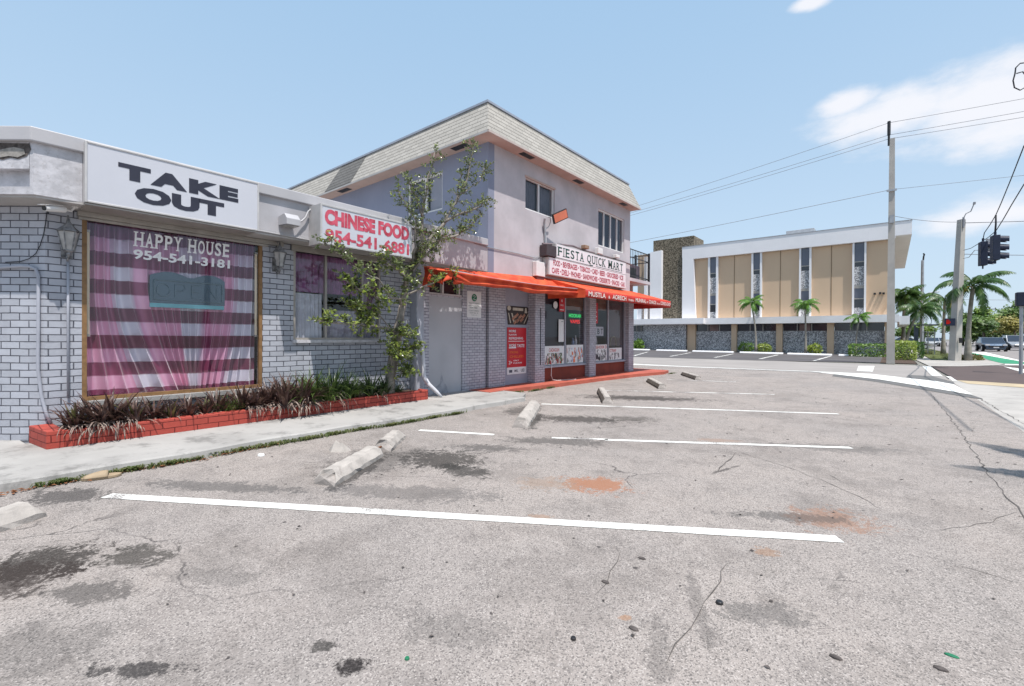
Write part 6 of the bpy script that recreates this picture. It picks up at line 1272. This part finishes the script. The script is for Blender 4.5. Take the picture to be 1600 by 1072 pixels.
def signal(label, top, sheet_=False):
    t = thing('traffic_signal', label, 'traffic signal', top, 'traffic signals on the span wire'); tx = Vector(top); d = Vector((.985, .174, 0)); s_ = Vector((-.174, .985, 0)); zv = Vector((0, 0, 1)); H = 1.02
    mb = MB(); mb.obox(tx-zv*H/2, d, s_, zv, .11, .17, H/2); mb.tube([tx, tx+zv*.16], .045, 6); mb.tube([tx-zv*H, tx-zv*(H+.14)], .03, 6); mb.build('housing', M['signal'], t, bevel=.015)
    for i in range(3):
        c = tx-zv*(.17+.34*i)+d*.11; n = 14
        mb = MB(); V = []
        for k in range(n+1):
            a = -.6+(math.pi+1.2)*k/n
            V += [c+s_*.15*math.cos(a)+zv*.15*math.sin(a), c+d*(.30-.04*abs(math.cos(a)))+s_*.15*math.cos(a)+zv*(.15*math.sin(a)-.04)]
        mb.add(V, [(2*k, 2*k+1, 2*k+3, 2*k+2) for k in range(n)]); mb.build('visor', M['signal'], t, solid=.01)
        mb = MB(); mb.tube([c+d*.002, c+d*.02], .13, 14); mb.build('lens', PM('signal_lens', ((.25, .01, .01), (.22, .12, .01), (.01, .16, .08))[i], .3, .1, 3, 0), t)
    if sheet_: mb = MB(); mb.obox(tx-zv*.12+d*.24, d, zv, s_, .16, .24, .01); mb.build('backing_sheet', M['galv'], t)
signal('left traffic signal with grey sheet on the span wire', (3.0370, 28.0, 5.4620), True); signal('right traffic signal on the span wire beside the frame edge', (3.2750, 27.0, 5.5310))
t = thing('traffic_signal', 'dark traffic signal on a post cut by the right edge of the photo', 'traffic signal', (3.72, 25, 2.5), 'traffic signals on the span wire'); MB().box(3.58, 4.0, 24.9, 25.2, 2.52, 3.03).build('housing', M['signal'], t, bevel=.03); MB().tube([(3.74, 25.1, 0), (3.74, 25.1, 2.52)], .055, 10).build('post', M['galv'], t)
t = thing('street_light', 'grey street light pole behind the palms at the office corner', 'street light', (2.38, 60, 0)); mb = MB(); mb.tube([(2.38, 60, 0), (2.38, 60, 8.95)], [.16, .11], 8); mb.tube([(2.38, 60, 5.5), (2.9, 60, 5.75), (3.6, 60, 5.8)], .05, 6); mb.build('pole', M['galv'], t); mb = MB(); mb.tube([(2.42, 60, 8.9), (2.45, 60, 9.3), (2.5, 60, 9.5), (2.42, 60, 9.62)], .07, 6); mb.build('bracket', M['black'], t)
for (x, y, h, lb) in ((15.1, 130, 7.6, 'nearer distant wooden pole with cross arm above the trees'), (14.4, 150, 7.6, 'farther distant wooden pole with cross arm above the trees')):
    t = thing('distant_pole', lb, 'utility pole', (x, y, 0), 'distant utility poles'); MB().tube([(x, y, 0), (x, y, h)], .14, 6).build('pole', M['trunk'], t); mb = MB(); mb.box(x-.95, x+.95, y-.06, y+.06, h-.5, h-.36)
    for q in (-.8, .8): mb.box(x+q-.06, x+q+.06, y-.05, y+.05, h-.36, h-.14)
    mb.build('cross_arm', M['trunk'], t)
t = thing('fence_panel', 'grey metal fence panel beside the sidewalk past the office', 'fence', (2.0, 50, 0)); mb = MB()
for q in (1.97, 2.35, 2.75): mb.tube([(q, 50, 0), (q, 50, 1.85)], .035, 6)
mb.tube([(1.97, 50, 1.83), (2.75, 50, 1.83)], .03, 6); mb.tube([(1.97, 50, .35), (2.75, 50, .35)], .03, 6); mb.build('posts', M['galv'], t); mb = MB()
for i in range(16): q = 1.99+.05*i; mb.tube([(q, 50, .35), (q, 50, 1.83)], .006, 4)
mb.build('bars', M['galv'], t)
t = thing('bus_shelter', 'dark blue grey shelter behind the palms at the office corner', 'shelter', (1.6, 52, 0)); mb = MB(); mb.box(1.55, 1.67, 52, 52.1, 0, 2.4); mb.box(1.3, 3.1, 51.8, 53.2, 2.4, 2.5); mb.box(1.55, 1.85, 52.1, 52.2, .2, 2.2); mb.build('frame', PM('slate_metal', (.10, .12, .16), .5, .2, 2, 0), t)
# ================================================================ cars on the far road
def car(label, pos, heading, paint, suv=False, grp='cars on the far road'):
    t = thing('parked_car' if 0 else 'car', label, 'car', pos, grp); c, s_ = math.cos(heading), math.sin(heading); P0 = Vector(pos)
    def W_(x, y, z): return P0+Vector((x*c-y*s_, x*s_+y*c, z))       # x forward, y left
    h = 1.72 if suv else 1.45; hood = .98 if suv else .86
    prof = [(2.25, .40, .70), (2.3, .55, .80), (2.2, .72, .84), (1.0, hood, .90), (-1.75, hood+.06, .90), (-2.15, hood-.02, .86), (-2.3, .62, .82), (-2.2, .38, .72)]
    mb = MB(); n = len(prof); V = [W_(x, w, z) for x, z, w in prof]+[W_(x, -w, z) for x, z, w in prof]+[W_(2.2, .7, .22), W_(-2.15, .7, .22), W_(2.2, -.7, .22), W_(-2.15, -.7, .22)]
    F_ = [(i, i+1, n+i+1, n+i) for i in range(n-1)]+[tuple(range(n-1, -1, -1))+(2*n, 2*n+1)[0:0], tuple(range(n, 2*n))]+[(0, n, 2*n+2, 2*n), (n-1, 2*n+1, 2*n+3, 2*n-1), (2*n, 2*n+2, 2*n+3, 2*n+1), (0, 2*n, 2*n+1, n-1), (n, 2*n-1, 2*n+3, 2*n+2)]
    mb.add(V, F_); gp = [(.95, hood), (.15, h-.04), (-.9 if not suv else -1.7, h), (-1.75 if not suv else -2.15, hood+.05)]
    body = mb.build('body', paint, t, bevel=.05)
    mb = MB(); V = [W_(x, w*(.86 if z > hood+.2 else .98), z) for w in (.88, -.88) for x, z in gp]; mb.add(V, [(0, 1, 5, 4), (2, 3, 7, 6), (3, 2, 1, 0), (4, 5, 6, 7)]); mb.build('windows', M['carglass'], t)
    mb = MB(); V = [W_(x, w*.77, z+.012) for w in (.88, -.88) for x, z in (gp[1], gp[2])]; mb.add(V, [(0, 1, 3, 2)]); V = [W_(x, w*.76, z-.03) for w in (.88, -.88) for x, z in (gp[1], gp[2])]
    for sx in (.885, -.885): mb.tube([W_(gp[0][0]+.03, sx*.97, gp[0][1]), W_(gp[1][0], sx*.87, gp[1][1]+.01), W_(gp[2][0], sx*.87, gp[2][1]+.01), W_(gp[3][0], sx*.97, gp[3][1])], .035, 5)
    mb.build('roof', paint, t)
    for wx in (1.42, -1.38):
        for sy in (.82, -.82):
            mb = MB(); a, b = W_(wx, sy-.1, .33), W_(wx, sy+.1, .33); mb.tube([a, b], .33, 16); wh = mb.build('wheel', M['tyre'], t); mb = MB(); e = (b-a)*.03; mb.tube([a-e, b+e], .2, 12); mb.build('rim', M['chrome'], wh)
    for sy in (.62, -.62):
        mb = MB(); mb.obox(W_(2.27, sy, .68), (c, s_, 0), (-s_, c, 0), (0, 0, 1), .05, .16, .07); mb.build('headlight', M['lens'], t)
    mb = MB(); mb.obox(W_(2.30, 0, .5), (c, s_, 0), (-s_, c, 0), (0, 0, 1), .02, .55, .09); mb.build('grille', M['black'], t); mb = MB(); mb.obox(W_(2.315, 0, .42), (c, s_, 0), (-s_, c, 0), (0, 0, 1), .012, .2, .05); mb.build('plate', M['paper'], t)
PB = PM('blue_grey_paint', (.10, .14, .20), .3, .1, 1, 0, .2, .6); PS = PM('silver_white_paint', (.50, .51, .53), .3, .05, 1, 0, .1, .6); PK = PM('black_paint', (.02, .022, .028), .3, .1, 1, 0, .1, .6); PWH = PM('white_paint', (.65, .65, .65), .3, .05, 1, 0, 0, .6)
HD = -math.pi/2
car('blue grey sedan facing the camera in the nearest lane', (8.2, 69.5, 0), HD+.05, PB); car('black car just behind the blue grey sedan', (9.3, 79, 0), HD, PK); car('silver white car in the second lane right of the sedan', (11.2, 78, 0), HD+.05, PS, True)
car('black car behind the silver car in the far lane', (14.2, 96, 0), HD, PK, True); car('dark car cut by the right edge of the photo', (11.3, 62.5, 0), HD-.1, PK, True)
car('white car parked beyond the fence panel at the office corner', (1.6, 74, 0), .2, PWH); car('distant silver car left of the concrete pole', (6.7, 112, 0), HD, PS); car('distant white car beside the farther coconut palm', (5.4, 104, 0), HD, PWH)
